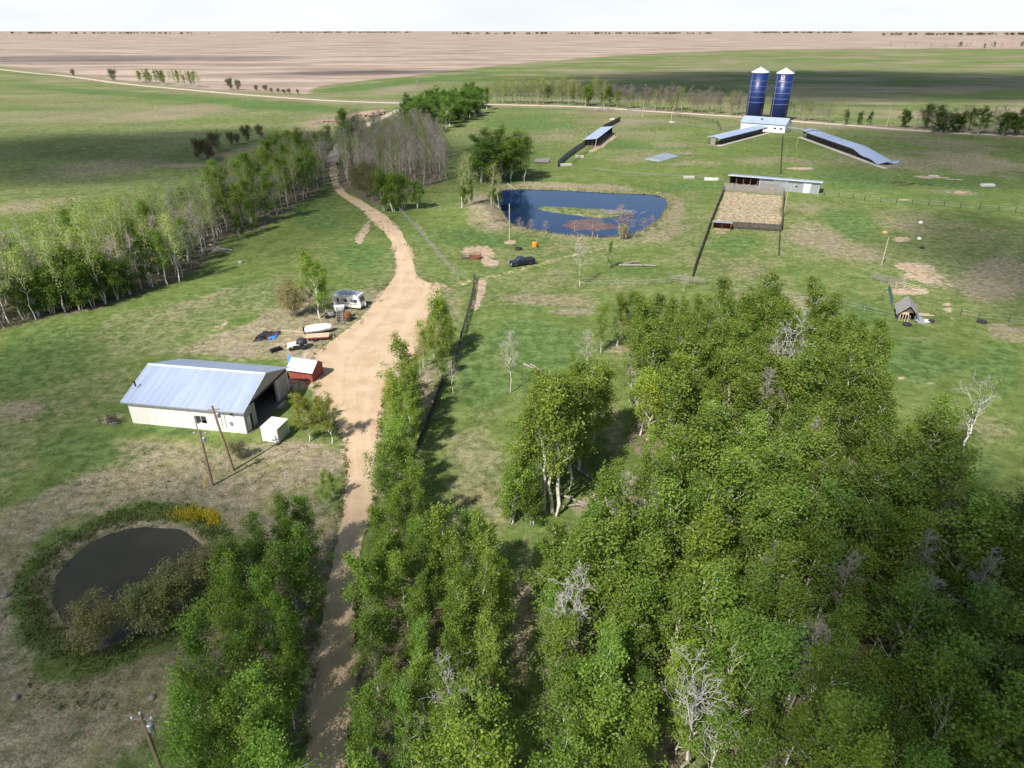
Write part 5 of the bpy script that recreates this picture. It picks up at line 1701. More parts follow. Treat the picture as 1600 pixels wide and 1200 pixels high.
def make_tree(seedv, kind):
    """returns trunk mesh, crown mesh (reference height 10 m)"""
    global kd_
    kd_ = kind
    rnd, rng = random.Random(seedv), np.random.default_rng(seedv)
    mb, tips = MB(), []
    Ht = 10.0
    stems = 1
    if kind == 'leafy':
        full = seedv % 100 < 6
        R, cb, nl, leaf, mat, bark = (rnd.uniform(2.2, 2.8), rnd.uniform(.05, .16), 5400, .135, 'leaf', 'bark') if full else (rnd.uniform(1.6, 2.2), rnd.uniform(.16, .34), 4300, .128, 'leaf', 'bark')
    elif kind == 'young':
        R, cb, nl, leaf, mat, bark = rnd.uniform(2.5, 3.2), rnd.uniform(.05, .10), 7000, .21, 'dleaf', 'bark'
        stems = 3
    elif kind == 'bud':
        R, cb, nl, leaf, mat, bark = rnd.uniform(1.4, 1.9), rnd.uniform(.25, .45), 1000, .115, 'bud', 'stem'
    elif kind == 'bare':
        R, cb, nl, leaf, mat, bark = rnd.uniform(1.3, 1.9), rnd.uniform(.3, .42), 0, .2, 'bud', 'twig'
    elif kind == 'dead':
        R, cb, nl, leaf, mat, bark = rnd.uniform(3.2, 3.8), rnd.uniform(.32, .42), 0, .2, 'bud', 'dead'
    elif kind == 'tall':
        R, cb, nl, leaf, mat, bark = rnd.uniform(1.7, 2.1), .36, 3400, .14, 'leaf', 'bark'
    elif kind == 'half':
        R, cb, nl, leaf, mat, bark = 3.0, .42, 700, .18, 'leaf', 'pied'
    elif kind == 'willow':
        R, cb, nl, leaf, mat, bark = 5.0, .04, 6500, .30, 'wleaf', 'twig'
        stems = 9
    for sidx in range(stems):
        az0 = rnd.random() * 6.28
        lean = .03 if stems == 1 else (.16 if kind == 'young' else .55)
        top = Ht * (rnd.uniform(.97, 1) if stems == 1 else rnd.uniform(.75, 1))
        b0 = Vector((0, 0, -.15)) if stems == 1 else Vector((math.cos(az0) * .3, math.sin(az0) * .3, -.15))
        pts, rad = [b0], []
        n = 8
        dx, dy = math.cos(az0) * lean, math.sin(az0) * lean
        for k in range(1, n + 1):
            t = k / n
            pts.append(b0 + Vector((dx * t * top * .6 + rnd.gauss(0, .09), dy * t * top * .6 + rnd.gauss(0, .09), t * top)))
        r0 = {'leafy': .125, 'young': .10, 'bud': .085, 'bare': .11, 'dead': .19, 'willow': .10, 'half': .30, 'tall': .145}[kind]
        rad = [r0 * (1 - .9 * (k / n) ** 1.1) for k in range(n + 1)]
        mb.tube(pts, rad, 7, False)
        nb = {'leafy': 19, 'young': 9, 'bud': 15, 'bare': 20, 'dead': 10, 'willow': 6, 'half': 10, 'tall': 20}[kind]
        for k in range(nb):
            t = cb + (1 - cb) * (k + rnd.random() * .7) / nb * .97
            i = min(n - 1, int(t * n))
            q = pts[i].lerp(pts[i + 1], t * n - i)
            u = (t - cb) / (1 - cb)
            env = (math.sin(PI * min(1, .18 + .82 * u) ** .8) ** .7) if kind != 'dead' else (1.05 - .5 * u)
            if kind in ('leafy', 'tall', 'bud'):
                env = min(1, .5 + 2.2 * u) * (1.12 - .78 * u)
                ln = R * (.12 + 1.12 * env) * rnd.uniform(.65, 1.2)
            else:
                ln = R * (.35 + .75 * env) * rnd.uniform(.75, 1.1)
            ang = (rnd.uniform(.42, .85) if kind in ('leafy', 'tall', 'bud') else rnd.uniform(.5, 1.0)) * (1 if kind != 'dead' else .85) - .25 * u
            d = rot_about(Vector((0, 0, 1)), ang, k * 2.4 + rnd.gauss(0, .35))
            sub = {'leafy': (3, 2, 0), 'young': (3, 2, 0), 'bud': (4, 3, 0), 'bare': (5, 4, 2), 'dead': (5, 4, 2), 'willow': (4, 3, 0), 'half': (5, 4, 2), 'tall': (3, 2, 0)}[kind]
            dep = 0 if kind in ('bare', 'dead', 'half') else 1
            branch(mb, rnd, q, d, ln, max(rad[i] * .5, .026), dep, tips, .12 if kind != 'willow' else .02, nsub=sub, wig=.16 if kind != 'dead' else .24)
        tips.append((pts[-1], 1))
        tips.append((pts[-2], 1))
    trunk = mb.mesh('trunk', bark, True)
    crown = None
    if nl:
        tp = np.array([tuple(t[0]) for t in tips])
        if kind in ('leafy', 'young', 'tall'):
            # clumps gathered on the branch ends, of unequal weight
            ncl = min(len(tp), 105)
            ci = rng.choice(len(tp), ncl, replace=False)
            wgt = rng.gamma(1.3, 1, ncl)
            idx = rng.choice(ci, nl, p=wgt / wgt.sum())
            sg = .26 if kind in ('leafy', 'tall') else .38
            cent = tp[idx] + rng.normal(0, 1, (nl, 3)) * np.array([sg, sg, sg * 1.05])
        elif kind == 'half':
            sel = np.where(tp[:, 0] < -.6)[0]
            idx = rng.choice(sel[:max(8, len(sel) // 3)], nl)
            cent = tp[idx] + rng.normal(0, .3, (nl, 3))
        elif kind == 'willow':
            idx = rng.choice(len(tp), nl)
            cent = tp[idx] + rng.normal(0, .45, (nl, 3))
        else:
            idx = rng.choice(len(tp), nl)
            cent = tp[idx] + rng.normal(0, .33, (nl, 3))
        cent[:, 2] = np.maximum(cent[:, 2], .15)
        crown = leaves_mesh('crown', cent, leaf, mat, rng)
    return trunk, crown


KINDS = {k: [make_tree(100 * j + s, k) for s in range(nv)] for j, (k, nv) in enumerate((('leafy', 12), ('young', 6), ('bud', 8), ('bare', 6), ('dead', 4), ('willow', 4), ('half', 1), ('tall', 4)))}
NAMES = {'leafy': ('aspen_tree', 'tree'), 'young': ('bushy_aspen', 'tree'), 'bud': ('budding_aspen', 'tree'), 'bare': ('bare_tree', 'tree'), 'dead': ('dead_tree', 'tree'), 'willow': ('willow_bush', 'bush'), 'half': ('dead_tree', 'tree'), 'tall': ('aspen_tree', 'tree')}
WHITE = (1, 1, 1, 1)


def plant(kind, p, h, label, group=None, tint=WHITE, wide=1.0, name=None, cat=None, var=None, lean=.025, rnd=random, bark=None):
    nm, ct = NAMES[kind]
    o = bpy.data.objects.new(name or nm, None)
    COL.objects.link(o)
    k = h / 10.0
    o.location = (p.x, p.y, hz(p.x, p.y) - .05)
    o.scale = (k * wide, k * wide, k)
    o.rotation_euler = (rnd.gauss(0, lean), rnd.gauss(0, lean), rnd.random() * 6.28)
    tag(o, label, cat or ct, group)
    tr, cr = rnd.choice(KINDS[kind]) if var is None else KINDS[kind][var % len(KINDS[kind])]
    tk_ = link('trunk', tr, o)
    tk_.color = bark or ((1.5, 1.5, 1.48, 1) if kind == 'bare' and group is None else WHITE)
    if cr is not None:
        c = link('crown', cr, o)
        c.color = tint
    return o


def scatter(poly, gap, seedv, excl=(), maxn=400):
    """dart throwing inside a surveyed polygon, near points first"""
    rnd = random.Random(seedv)
    gp = ground_poly(poly, 0)
    xs, ys = [p[0] for p in gp], [p[1] for p in gp]
    ex = [ground_poly(e, 0) for e in excl]
    out = []
    for _ in range(maxn * 60):
        x, y = rnd.uniform(min(xs), max(xs)), rnd.uniform(min(ys), max(ys))
        if not bool(inpoly(np.array([x]), np.array([y]), gp)[0]):
            continue
        if any(bool(inpoly(np.array([x]), np.array([y]), e)[0]) for e in ex):
            continue
        g_ = gap * rnd.uniform(.85, 1.25)
        if all((x - q[0]) ** 2 + (y - q[1]) ** 2 > g_ * g_ for q in out):
            out.append((x, y))
            if len(out) >= maxn:
                break
    return [Vector((x, y, 0)) for x, y in out]


def grove(poly, gap, mix, label, group, seedv, tint=(1, 1, 1), excl=(), maxn=400, wide=1.0, jt=.12, far=False, vr=None, bark=None):
    """mix: list of (kind, weight, hmin, hmax)"""
    rnd = random.Random(seedv + 1)
    pts = scatter(poly, gap, seedv, excl, maxn)
    for p in pts:
        kd, _, h0, h1 = rnd.choices(mix, [m[1] for m in mix])[0]
        br, ye = 1 + rnd.gauss(0, jt), rnd.gauss(0, .05)
        j = [max(.2, tint[0] * br * (1 + ye)), max(.2, tint[1] * br), max(.2, tint[2] * br * (1 - ye))]
        lb = label[kd] if isinstance(label, dict) else label
        plant(kd, p, rnd.uniform(h0, h1), lb, f'{group}, {NAMES[kd][0].replace("_", " ")}s' if len(mix) > 1 else group, (*j, 1), wide * rnd.uniform(.85, 1.15), name={'leafy': 'far_leafy_tree', 'bare': 'far_bare_tree'}.get(kd) if far else None, var=rnd.randrange(*vr) if vr and kd == 'leafy' else None, rnd=rnd, bark=bark)  # far ones are the same aspen and bare-tree models, only named apart
    return len(pts)


# --- the big wood
gaps = [[(1195, 640), (1240, 640), (1236, 700), (1200, 700)], [(1040, 1190), (1095, 1190), (1100, 1290), (1035, 1290)], [(880, 1050), (915, 1050), (920, 1110), (875, 1110)], [(1490, 1010), (1530, 1030), (1560, 1080), (1480, 1060)], [(1300, 1040), (1345, 1020), (1370, 1090), (1320, 1110)], [(1090, 800), (1105, 790), (1110, 850), (1095, 850)], [(1002, 960), (1040, 960), (1056, 1300), (996, 1300)], [(940, 600), (985, 600), (985, 690), (1010, 740), (960, 770), (940, 720)]]
WOOD_N = 190
wood = []
for zi, (poly, gap, h0, h1, tint, lb, gr) in enumerate((
        ([(985, 575), (1080, 553), (1180, 546), (1290, 566), (1350, 620), (1365, 690), (1300, 705), (1150, 700), (1040, 720), (990, 690)], 2.6, 8.5, 11.5, (1.2, 1.16, 1.05),  # tint raised, putting the sunny look of the back rows into the leaves
         'sunny yellow-green aspen at the back of the big wood by the open pasture', 'aspens at the back of the big wood'),
        ([(1000, 730), (1040, 722), (1150, 702), (1300, 707), (1362, 695), (1385, 745), (1425, 780), (1450, 850), (1540, 900), (1400, 900), (1200, 890), (1050, 880), (965, 890), (990, 840), (1020, 790)], 2.65, 8.5, 12, (1.0, 1.0, 1.0),
         'bright green aspen crowded in the middle of the big wood', 'aspens in the middle of the big wood'),
        ([(862, 975), (905, 945), (965, 905), (1050, 888), (1200, 893), (1400, 903), (1545, 905), (1640, 885), (1790, 870), (1900, 1000), (1500, 1010), (1250, 1010), (1000, 1010), (858, 1010)], 2.55, 8, 11.5, (.95, 1.0, .95),
         'green aspen in the thick lower part of the big wood', 'aspens in the lower big wood'),
        ([(858, 1015), (1000, 1015), (1250, 1015), (1500, 1015), (1900, 1010), (1900, 1330), (868, 1330)], 2.4, 7.5, 10.5, (.9, .98, .9),
         'shaded green aspen along the nearest edge of the big wood', 'aspens along the nearest edge of the wood'))):
    wr = random.Random(400 + zi)
    for p in scatter(poly, gap, 41 + zi, gaps, 300):
        br, ye = 1 + wr.gauss(0, .12), wr.gauss(0, .05)
        wood.append((p, wr.uniform(h0 - 1, h1 + 1) * (1 if wr.random() < .8 else .68), (tint[0] * br * (1 + ye), tint[1] * br, tint[2] * br * (1 - ye), 1), wr.uniform(1.05, 1.4), lb, gr, wr.randrange(12), wr.random() * 6.28))
# largest in view first: trees on the frame's ground, by distance
wood.sort(key=lambda t: (t[0] - Vector((0, 0, CAM_H))).length * (1 if project(t[0].x, t[0].y, t[1])[0] < 1640 and project(t[0].x, t[0].y, t[1])[1] < 1190 else 4))
for p, h, tint, wd, lb, gr, vi, az in wood[:WOOD_N]:
    plant('leafy', p, h, lb, gr, tint, wd, var=vi)


def bake(rows, slot):
    """join many trees' trunks or crowns into one mesh"""
    vs, fs, off = [], {}, 0
    for p, h, tint, wd, lb, gr, vi, az in rows:
        me = KINDS['leafy'][vi][slot]
        v = np.empty(len(me.vertices) * 3, np.float32)
        me.vertices.foreach_get('co', v)
        v = v.reshape(-1, 3) * np.array([h / 10 * wd, h / 10 * wd, h / 10])
        c, s_ = math.cos(az), math.sin(az)
        v = np.stack([v[:, 0] * c - v[:, 1] * s_ + p.x, v[:, 0] * s_ + v[:, 1] * c + p.y, v[:, 2] + hz(p.x, p.y) - .05], 1)
        li = np.empty(len(me.loops), np.int32)
        me.loops.foreach_get('vertex_index', li)
        fs.setdefault(0, []).append(li.reshape(-1, 4) + off)
        vs.append(v)
        off += len(v)
    me = bpy.data.meshes.new('grove')
    mesh_np(me, np.concatenate(vs), np.concatenate(fs[0]))
    me.materials.append(M['leaf' if slot else 'bark'])
    return me


for q_ in ((1120, 700), (1180, 720), (1010, 905), (1090, 930), (1250, 800), (1330, 880), (1400, 980), (1455, 930), (1480, 1020), (1290, 1010), (1180, 1000), (950, 930), (880, 960), (1350, 730), (1140, 620), (1050, 640), (1240, 620), (1540, 960), (1380, 1080), (1230, 1120)):
    plant('bare', G(*q_), rnd.uniform(9, 12), 'slim bare pale aspen stem standing among the leafy trees of the big wood', 'bare stems in the big wood', WHITE, .9)
rest = wood[WOOD_N:]
print('wood trees', len(wood), 'rest', len(rest))
gv = stuff('aspen_wood', bake(rest, 1), 'green mass of further aspens deeper in the big wood')
tk = link('trunks', bake(rest, 0), gv)
tk['kind'] = 'stuff'
gv.color = (1.06, 1.04, 1, 1)
fr_ = random.Random(8)
hr_ = []
for k in range(520):
    t_ = fr_.choice(((-150, 330, 53, 53.4), (420, 640, 51.6, 51.8), (700, 1120, 54, 53.6), (1180, 1330, 52, 52), (1380, 1750, 55.5, 55)))
    u_ = fr_.random()
    q_ = G(t_[0] + (t_[1] - t_[0]) * u_, t_[2] + (t_[3] - t_[2]) * u_) + Vector((fr_.gauss(0, 20), fr_.gauss(0, 25), 0))
    hr_.append((q_, fr_.uniform(12, 19), None, 4.5, '', '', fr_.randrange(6), fr_.random() * 6))
fw_ = stuff('far_woods', bake(hr_, 1), 'far-off belts of woodland along the horizon')
fw_.color = (.6, .62, .62, 1)
# olive group at the wood's far tip and the white-stemmed clump
grove([(925, 548), (950, 538), (985, 522), (1020, 535), (1075, 545), (1000, 560), (985, 548), (940, 552)], 2.6, [('leafy', 1, 6.5, 9)], 'olive green aspen at the far tip of the big wood', 'olive aspens at the tip of the wood', 45, (1.05, .92, .95), (), 22, vr=(0, 6))
for k, (px, py, h, w) in enumerate(((870, 806, 15.5, 1.0), (863, 801, 15, 1.0), (851, 796, 14, 1.0), (845, 770, 13.5, 1.15), (905, 735, 12.5, 1.2), (890, 765, 13, 1.1), (925, 705, 11, 1.2), (880, 735, 12, 1.2), (832, 768, 12, 1.2), (862, 742, 12.5, 1.2), (908, 700, 11, 1.2), (936, 690, 10, 1.2), (818, 788, 10.5, 1.2), (850, 720, 11, 1.3), (895, 715, 12, 1.2))):
    plant('tall' if k < 4 else 'leafy', G(px, py), h, 'tall white-stemmed aspen in the clump beside the glade' if k < 3 else 'broad olive aspen behind the white-stemmed clump beside the glade', 'white-stemmed clump' if k < 3 else 'broad olive aspens by the glade', (1.15, 1.06, 1, 1), w, var=k)
grove([(792, 830), (832, 842), (836, 805), (812, 790)], 2.2, [('young', 1, 5.5, 7.5)], 'low bushy aspen at the foot of the white-stemmed clump', 'bushy aspens by the white-stemmed clump', 46, (1.15, 1.15, 1.1), (), 8, .8)
grove([(915, 810), (955, 790), (985, 800), (955, 835), (920, 850)], 2.4, [('leafy', 1, 5, 7.5)], 'small aspen in the glade beside the white-stemmed clump', 'small aspens in the glade', 47, (1, 1, 1), (), 9)
# --- row between drive and paddock
grove([(616, 735), (626, 700), (654, 690), (645, 760), (655, 860), (672, 950), (672, 1320), (568, 1320), (580, 1130), (588, 980), (596, 880), (606, 800)], 2.1, [('leafy', 1, 6, 9.5)],
      'leafy aspen in the row between the gravel drive and the paddock', 'aspens along the gravel drive', 51, (1.0, 1.05, 1.0), (), 60, vr=(0, 6))
grove([(614, 668), (630, 645), (655, 640), (650, 676), (624, 692)], 2.0, [('leafy', 1, 6.5, 8.5)], 'yellowish aspen where the gravel drive enters the yard', 'yellowish aspens by the yard', 52, (1.25, 1.08, 1.1), (), 9, vr=(0, 6))
grove([(648, 585), (668, 560), (690, 560), (700, 545), (708, 560), (690, 600), (665, 612)], 2.0, [('bud', .6, 7, 8.5), ('leafy', .4, 5.5, 7.5)], {'bud': 'sparse olive aspen beside the yard and the dark rail fence', 'leafy': 'bright yellow-green aspen beside the yard and the dark rail fence'}, 'aspens at the yard fence', 53, (1.2, 1.08, 1), (), 12)
grove([(690, 950), (735, 918), (772, 932), (778, 1000), (776, 1320), (690, 1320), (690, 1000)], 2.45, [('leafy', 1, 7.5, 10.5)], 'aspen in the second strip between paddock grass and the big wood', 'aspens in the second strip', 54, (.98, 1.02, .95), (), 60, vr=(0, 6))
plant('leafy', G(686, 562), 10.0, 'bright yellow-green full aspen at the top of the roadside row', None, (1.3, 1.25, 1.1, 1), 1.25, var=1)
plant('leafy', G(700, 548), 8.0, 'smaller yellow-green aspen right beside the dark rail fence', None, (1.2, 1.2, 1.1, 1), 1.2, var=3)
plant('leafy', G(632, 640), 9.5, 'large yellow-green aspen bulging over the yard exit', None, (1.3, 1.18, 1.1, 1), 1.35, var=0)
# --- clump between dugout and drive
grove([(425, 930), (455, 885), (500, 868), (492, 940), (478, 1030), (462, 1320), (300, 1320), (335, 1110), (375, 1000)], 2.35, [('leafy', 1, 7, 10)], 'leafy aspen between the dugout pond and the gravel drive', 'aspens between dugout and drive', 55, (.95, 1.04, .95), (), 75, vr=(0, 6))
plant('leafy', G(507, 790), 4.2, 'thin pale green sapling on the brown verge of the drive', None, (1.3, 1.2, 1, 1), .8, var=3)
plant('leafy', G(520, 778), 3.2, 'low green sapling right beside the gravel drive verge', None, (1, 1.1, 1, 1), 1.0)
plant('leafy', G(484, 689), 6.0, 'yellowish young aspen outside the workshop, nearer the white box', None, (1.35, 1.05, 1, 1), 1.45, var=0)
plant('leafy', G(519, 692), 6.2, 'yellowish young aspen outside the workshop, at the edge of the drive', None, (1.35, 1.05, 1, 1), 1.2, var=2)
plant('leafy', G(471, 668), 4.4, 'low yellowish aspen bush close to the workshop doorway', None, (1.4, 1.05, 1, 1), 1.6, var=4)
plant('leafy', G(500, 660), 3.6, 'small yellowish aspen bush behind the two young aspens', None, (1.4, 1.05, 1, 1), 1.6, var=5)
# yard trees
plant('leafy', G(500, 497), 10.5, 'bright green aspen left of the travel trailer', None, (1.05, 1.12, 1, 1), 1.15, var=2)
plant('leafy', G(486, 487), 10.5, 'taller green aspen behind the bright aspen by the trailer', None, (1.1, 1.1, 1, 1), 1.05, var=5)
plant('leafy', G(510, 492), 6.5, 'small green aspen touching the travel trailer', None, (1, 1.1, 1, 1), 1.2, var=4)
plant('bud', G(476, 470), 8.0, 'thin budding aspen behind the yard bushes', None, WHITE, 1)
plant('willow', G(462, 494), 5.4, 'grey-brown willow bush at the back of the yard clutter', None, (1.1, .95, .9, 1), .9)
plant('willow', G(447, 478), 3.6, 'small grey willow bush furthest from the trailer', None, (1.0, .85, .85, 1), .9)
# --- dugout bushes
for px, py, h, w, t, lb in ((158, 1012, 4.4, .9, (1.0, .88, .75), 'brownish willow bush at the near tip of the dugout pond'), (240, 988, 4.8, .92, (1.0, 1.0, .8), 'large olive willow bush on the near bank of the dugout'), (268, 970, 4.4, .92, (1.1, 1.1, .85), 'olive willow bush beside the large one on the dugout bank'),
                            (308, 945, 4.8, .9, (1.2, 1.12, 1.0), 'pale flowering willow bush on the dugout bank'), (338, 920, 4.5, .85, (.95, .82, .85), 'greyish twiggy willow bush at the drive end of the dugout'), (345, 900, 3.6, .85, (1.1, .95, .95), 'small pinkish bush behind the twiggy willow')):
    plant('willow', G(px, py), h, lb, None, (*t, 1), w)
plant('willow', G(374, 716), 2.2, 'grey leafless bush below the workshop corner', None, (.9, .8, .95, 1), .9)
plant('bare', G(322, 808), 3.6, 'thin dead stem at the edge of the dugout rushes', None, WHITE, .35)
# --- single trees
plant('bare', G(906, 447), 10.5, 'bare white tree standing alone below the blue pond', None, WHITE, 1.0, var=0)
plant('leafy', G(951, 420), 5.4, 'small green tree standing alone beside the pale fallen trunk', None, (.85, .9, .9, 1), .75, var=3)
plant('bare', G(798, 614), 9.2, 'bare pale tree leaning alone in the bright paddock', None, WHITE, .95, var=2)
plant('bare', G(917, 594), 7.8, 'bare grey tree at the wood edge beside the paddock', None, WHITE, 1.25, var=1)
plant('bare', G(708, 618), 5.2, 'bare grey tree behind the plank fence', None, WHITE, 1.2, var=3)
plant('bare', G(983, 628), 7.6, 'bare pale tree at the top of the glade', None, WHITE, 1.1, var=4)
plant('dead', G(972, 808), 5.2, 'pale dead tree at the lower end of the glade', None, WHITE, .8, var=1)
plant('dead', G(1216, 652), 12.0, 'large white dead tree rising above the back of the wood', None, WHITE, 1.0, var=0)
o = plant('half', G(1494, 734), 10.2, 'lone half-dead aspen with thick black and white trunk on the open lawn', None, WHITE, .85, var=0)
o.rotation_euler = (0, .13, 1.0)
plant('dead', G(1066, 1215), 9.0, 'big white dead tree at the near edge of the wood', None, WHITE, 1.05, var=3)
plant('dead', G(897, 1062), 9.2, 'white dead tree among green aspens in the lower wood', None, WHITE, .9, var=0)
plant('dead', G(712, 1180), 8.0, 'white dead tree in the second strip, close to the lower frame', None, WHITE, .95, var=1)
plant('dead', G(1290, 850), 7.5, 'small white dead crown in the middle of the big wood', None, WHITE, .75, var=1)
plant('bare', G(770, 734), 2.8, 'tiny bare sapling on the dry paddock grass', None, WHITE, .6, var=5)
plant('leafy', G(894, 573), 2.2, 'tiny green sapling on bright paddock grass', None, WHITE, 1.2)
plant('bare', G(1068, 455), 3.6, 'bare grey bush beside the silvery gate panels', None, WHITE, 1.3, var=2)
for px, py, h in ((868, 442, 3.0), (880, 444, 2.6), (872, 438, 2.4)):
    plant('bare', G(px, py), h, 'thin bare sapling beside the lone bare tree', 'thin saplings by the lone bare tree', WHITE, .5)
# --- far pond trees
for px, py, h, k, t, lb in ((722, 331, 12.5, 'bud', (1, 1, 1), 'pale budding tree on the earth mound by the blue pond, furthest from the water'), (735, 322, 14, 'bud', (1.0, 1, 1), 'tall pale budding tree behind the earth mound'), (768, 330, 11.5, 'bud', (1.15, 1.1, 1), 'yellow-green tree between the earth mound and the blue pond'), (778, 322, 9, 'bud', (1.1, 1.1, 1), 'small yellow-green tree at the corner of the blue pond')):
    plant(k, G(px, py), h, lb, None, (*t, 1), 1.5)
    plant('young', G(px + 2, py - 1), h * .5, 'low bushy growth under the pale trees by the blue pond', 'bushy growth by the blue pond', (1.3, 1.2, 1.3, 1), .75)
grove([(745, 288), (790, 285), (825, 284), (828, 278), (790, 268), (748, 272)], 4.6, [('leafy', .75, 12, 15), ('young', .25, 9, 12)], {'leafy': 'leafy green tree in the dark group at the back of the blue pond', 'young': 'low bushy tree in the dark group at the back of the blue pond'}, 'trees at the back of the blue pond', 61, (.8, .88, .9), (), 20, 1.9, far=True)
for k, (px, py, h) in enumerate(((853, 366, 3.5), (898, 371, 4.2), (925, 373, 5.5), (933, 374, 5), (968, 374, 8.0), (978, 374, 6.5), (1005, 362, 3.6), (1018, 356, 3.5), (785, 358, 4.5), (812, 362, 3.6), (830, 364, 3.6), (770, 350, 5.5))):
    plant('bare', G(px, py), h, 'bare reddish bush on the near bank of the blue pond', 'bare bushes on the blue pond bank', WHITE, 2.3, name='bare_bush', cat='bush', bark=(1.0, .85, .75, 1))
plant('willow', G(972, 374), 3.4, 'pale flowering bush on the near bank of the blue pond', None, (1.5, 1.3, 1.3, 1), .7)
# --- far side of the drive: grey wood, bushes
grove([(540, 288), (590, 300), (640, 298), (692, 282), (698, 245), (655, 212), (560, 222), (530, 250)], 3.7, [('bare', .55, 10, 15), ('bud', .45, 10, 14)],
      {'bare': 'grey leafless tree in the bare wood above the gravel drive', 'bud': 'barely budding tree in the bare wood above the gravel drive'}, 'bare wood above the drive', 62, (.80, .86, .7), (), 210, 1.15, far=True, bark=(1.2, 1.16, 1.1, 1))
for px, py, h, t in ((600, 329, 10.6, 1), (616, 331, 11.4, 1), (631, 328, 10.2, .9)):
    plant('young', G(px, py), h, 'rounded bright green bushy aspen in the cluster at the drive bend', 'green cluster at the drive bend', (1.1, 1.1, 1, 1), .95)
plant('young', G(652, 327), 8.0, 'smaller rounded green bushy aspen by the head of the rail fence', None, (1, 1.05, 1, 1), .85)
for px, py, h in ((558, 296, 8), (572, 308, 10), (585, 314, 9), (575, 298, 10)):
    plant('willow', G(px, py), h * .8, 'dense olive budding thicket bush at the edge of the drive', 'olive thicket beside the drive', (.72, .70, .6, 1), .7)
for px, py, h in ((540, 232, 14), (545, 248, 13), (536, 216, 12), (560, 226, 11)):
    plant('leafy', G(px, py), h, 'dense green tree where the drive enters the far wood', 'green trees where the drive enters the wood', (.85, .95, .9, 1), 1.7, name='far_leafy_tree')
grove([(630, 196), (668, 213), (700, 202), (725, 190), (752, 178), (765, 170), (740, 164), (690, 170), (640, 182)], 4.6, [('young', .45, 9, 12), ('leafy', .55, 10, 14)],
      {'young': 'dark green bushy tree in the clump beside the range road', 'leafy': 'green tree in the dark clump beside the range road'}, 'dark clump beside the range road', 63, (.72, .85, .85), (), 70, 1.6, far=True)
plant('bare', G(688, 282), 13, 'tall white bare tree at the field edge of the grey wood', None, WHITE, 1, var=4)
plant('bare', G(697, 278), 10, 'leaning white bare tree nearest the pond side of the grey wood', None, WHITE, 1, var=1)
# --- wood behind the hayfield, left of the drive
lw = 'wood behind the workshop field'
grove([(-260, 575), (-100, 540), (0, 515), (92, 492), (150, 480), (235, 452), (280, 446), (300, 420), (350, 372), (330, 345), (230, 385), (120, 408), (0, 455), (-150, 500), (-260, 520)], 2.45, [('bud', .60, 10, 14.5), ('bare', .27, 9, 13.5), ('leafy', .13, 8, 12)],
      {'bud': 'tall pale-stemmed budding aspen in the wood behind the workshop field', 'bare': 'grey leafless aspen in the wood behind the workshop field', 'leafy': 'green aspen in the wood behind the workshop field'}, lw, 64, (.94, 1.06, .85), (), 290, 1.3, far=True, bark=(1.25, 1.22, 1.2, 1))
for px, py, h in ((42, 497, 7), (62, 494, 7.5), (82, 490, 8.5), (104, 486, 8.5), (126, 484, 8.5), (147, 480, 8.5), (165, 474, 8), (184, 468, 8), (203, 460, 7.5), (70, 478, 8), (118, 470, 9.5), (155, 463, 9.5), (236, 448, 9.5), (95, 474, 8), (135, 474, 8), (176, 460, 8)):
    plant('young', G(px, py), h, 'low dark green bushy aspen along the field edge of the left wood', 'dark bushy aspens along the wood edge', (1.0, 1.05, 1, 1), 1.0)
grove([(345, 370), (395, 354), (412, 352), (445, 332), (492, 302), (516, 284), (512, 245), (440, 268), (380, 300), (330, 335)], 3.3, [('leafy', .26, 10, 13.5), ('bud', .42, 11, 13.5), ('bare', .32, 9, 12.5)],
      {'leafy': 'dense green tree in the wood where it meets the gravel drive', 'bud': 'budding tree in the wood where it meets the gravel drive', 'bare': 'pale leafless tree in the wood where it meets the gravel drive'}, 'wood meeting the drive', 65, (.98, 1.0, .85), (), 130, 1.35, far=True)
for px, py, h in ((398, 364, 8), (420, 336, 10), (375, 372, 6)):
    plant('young', G(px, py), h, 'rounded green bushy aspen in front of the wood at the upper field corner', 'rounded aspens at the upper field corner', (.95, .95, 1, 1), .75)
# --- far shelterbelts
rnd = random.Random(77)


def belt(pts, gap, mix, label, group, tint=(1, 1, 1), wide=1.2, wob=2.5, bark=(.68, .66, .6, 1)):
    q = [G(*p) for p in pts]
    for a, b in zip(q, q[1:]):
        n = max(1, round((b - a).length / gap))
        for k in range(n):
            p = a.lerp(b, (k + rnd.random() * .8) / n) + Vector((rnd.gauss(0, .5), rnd.gauss(0, wob), 0))
            kd, _, h0, h1 = rnd.choices(mix, [m[1] for m in mix])[0]
            br, ye = 1 + rnd.gauss(0, .1), rnd.gauss(0, .08)
            j = [tint[0] * br * (1 + ye), tint[1] * br, tint[2] * br * (1 - ye)]
            plant(kd, p, rnd.uniform(h0, h1), label[kd] if isinstance(label, dict) else label, f'{group}, {NAMES[kd][0].replace("_", " ")}s' if len(mix) > 1 else group, (*j, 1), wide * rnd.uniform(.8, 1.2), name={'leafy': 'far_leafy_tree', 'bare': 'far_bare_tree'}.get(kd), rnd=rnd, bark=bark)  # same tree models as the near aspens and bare trees


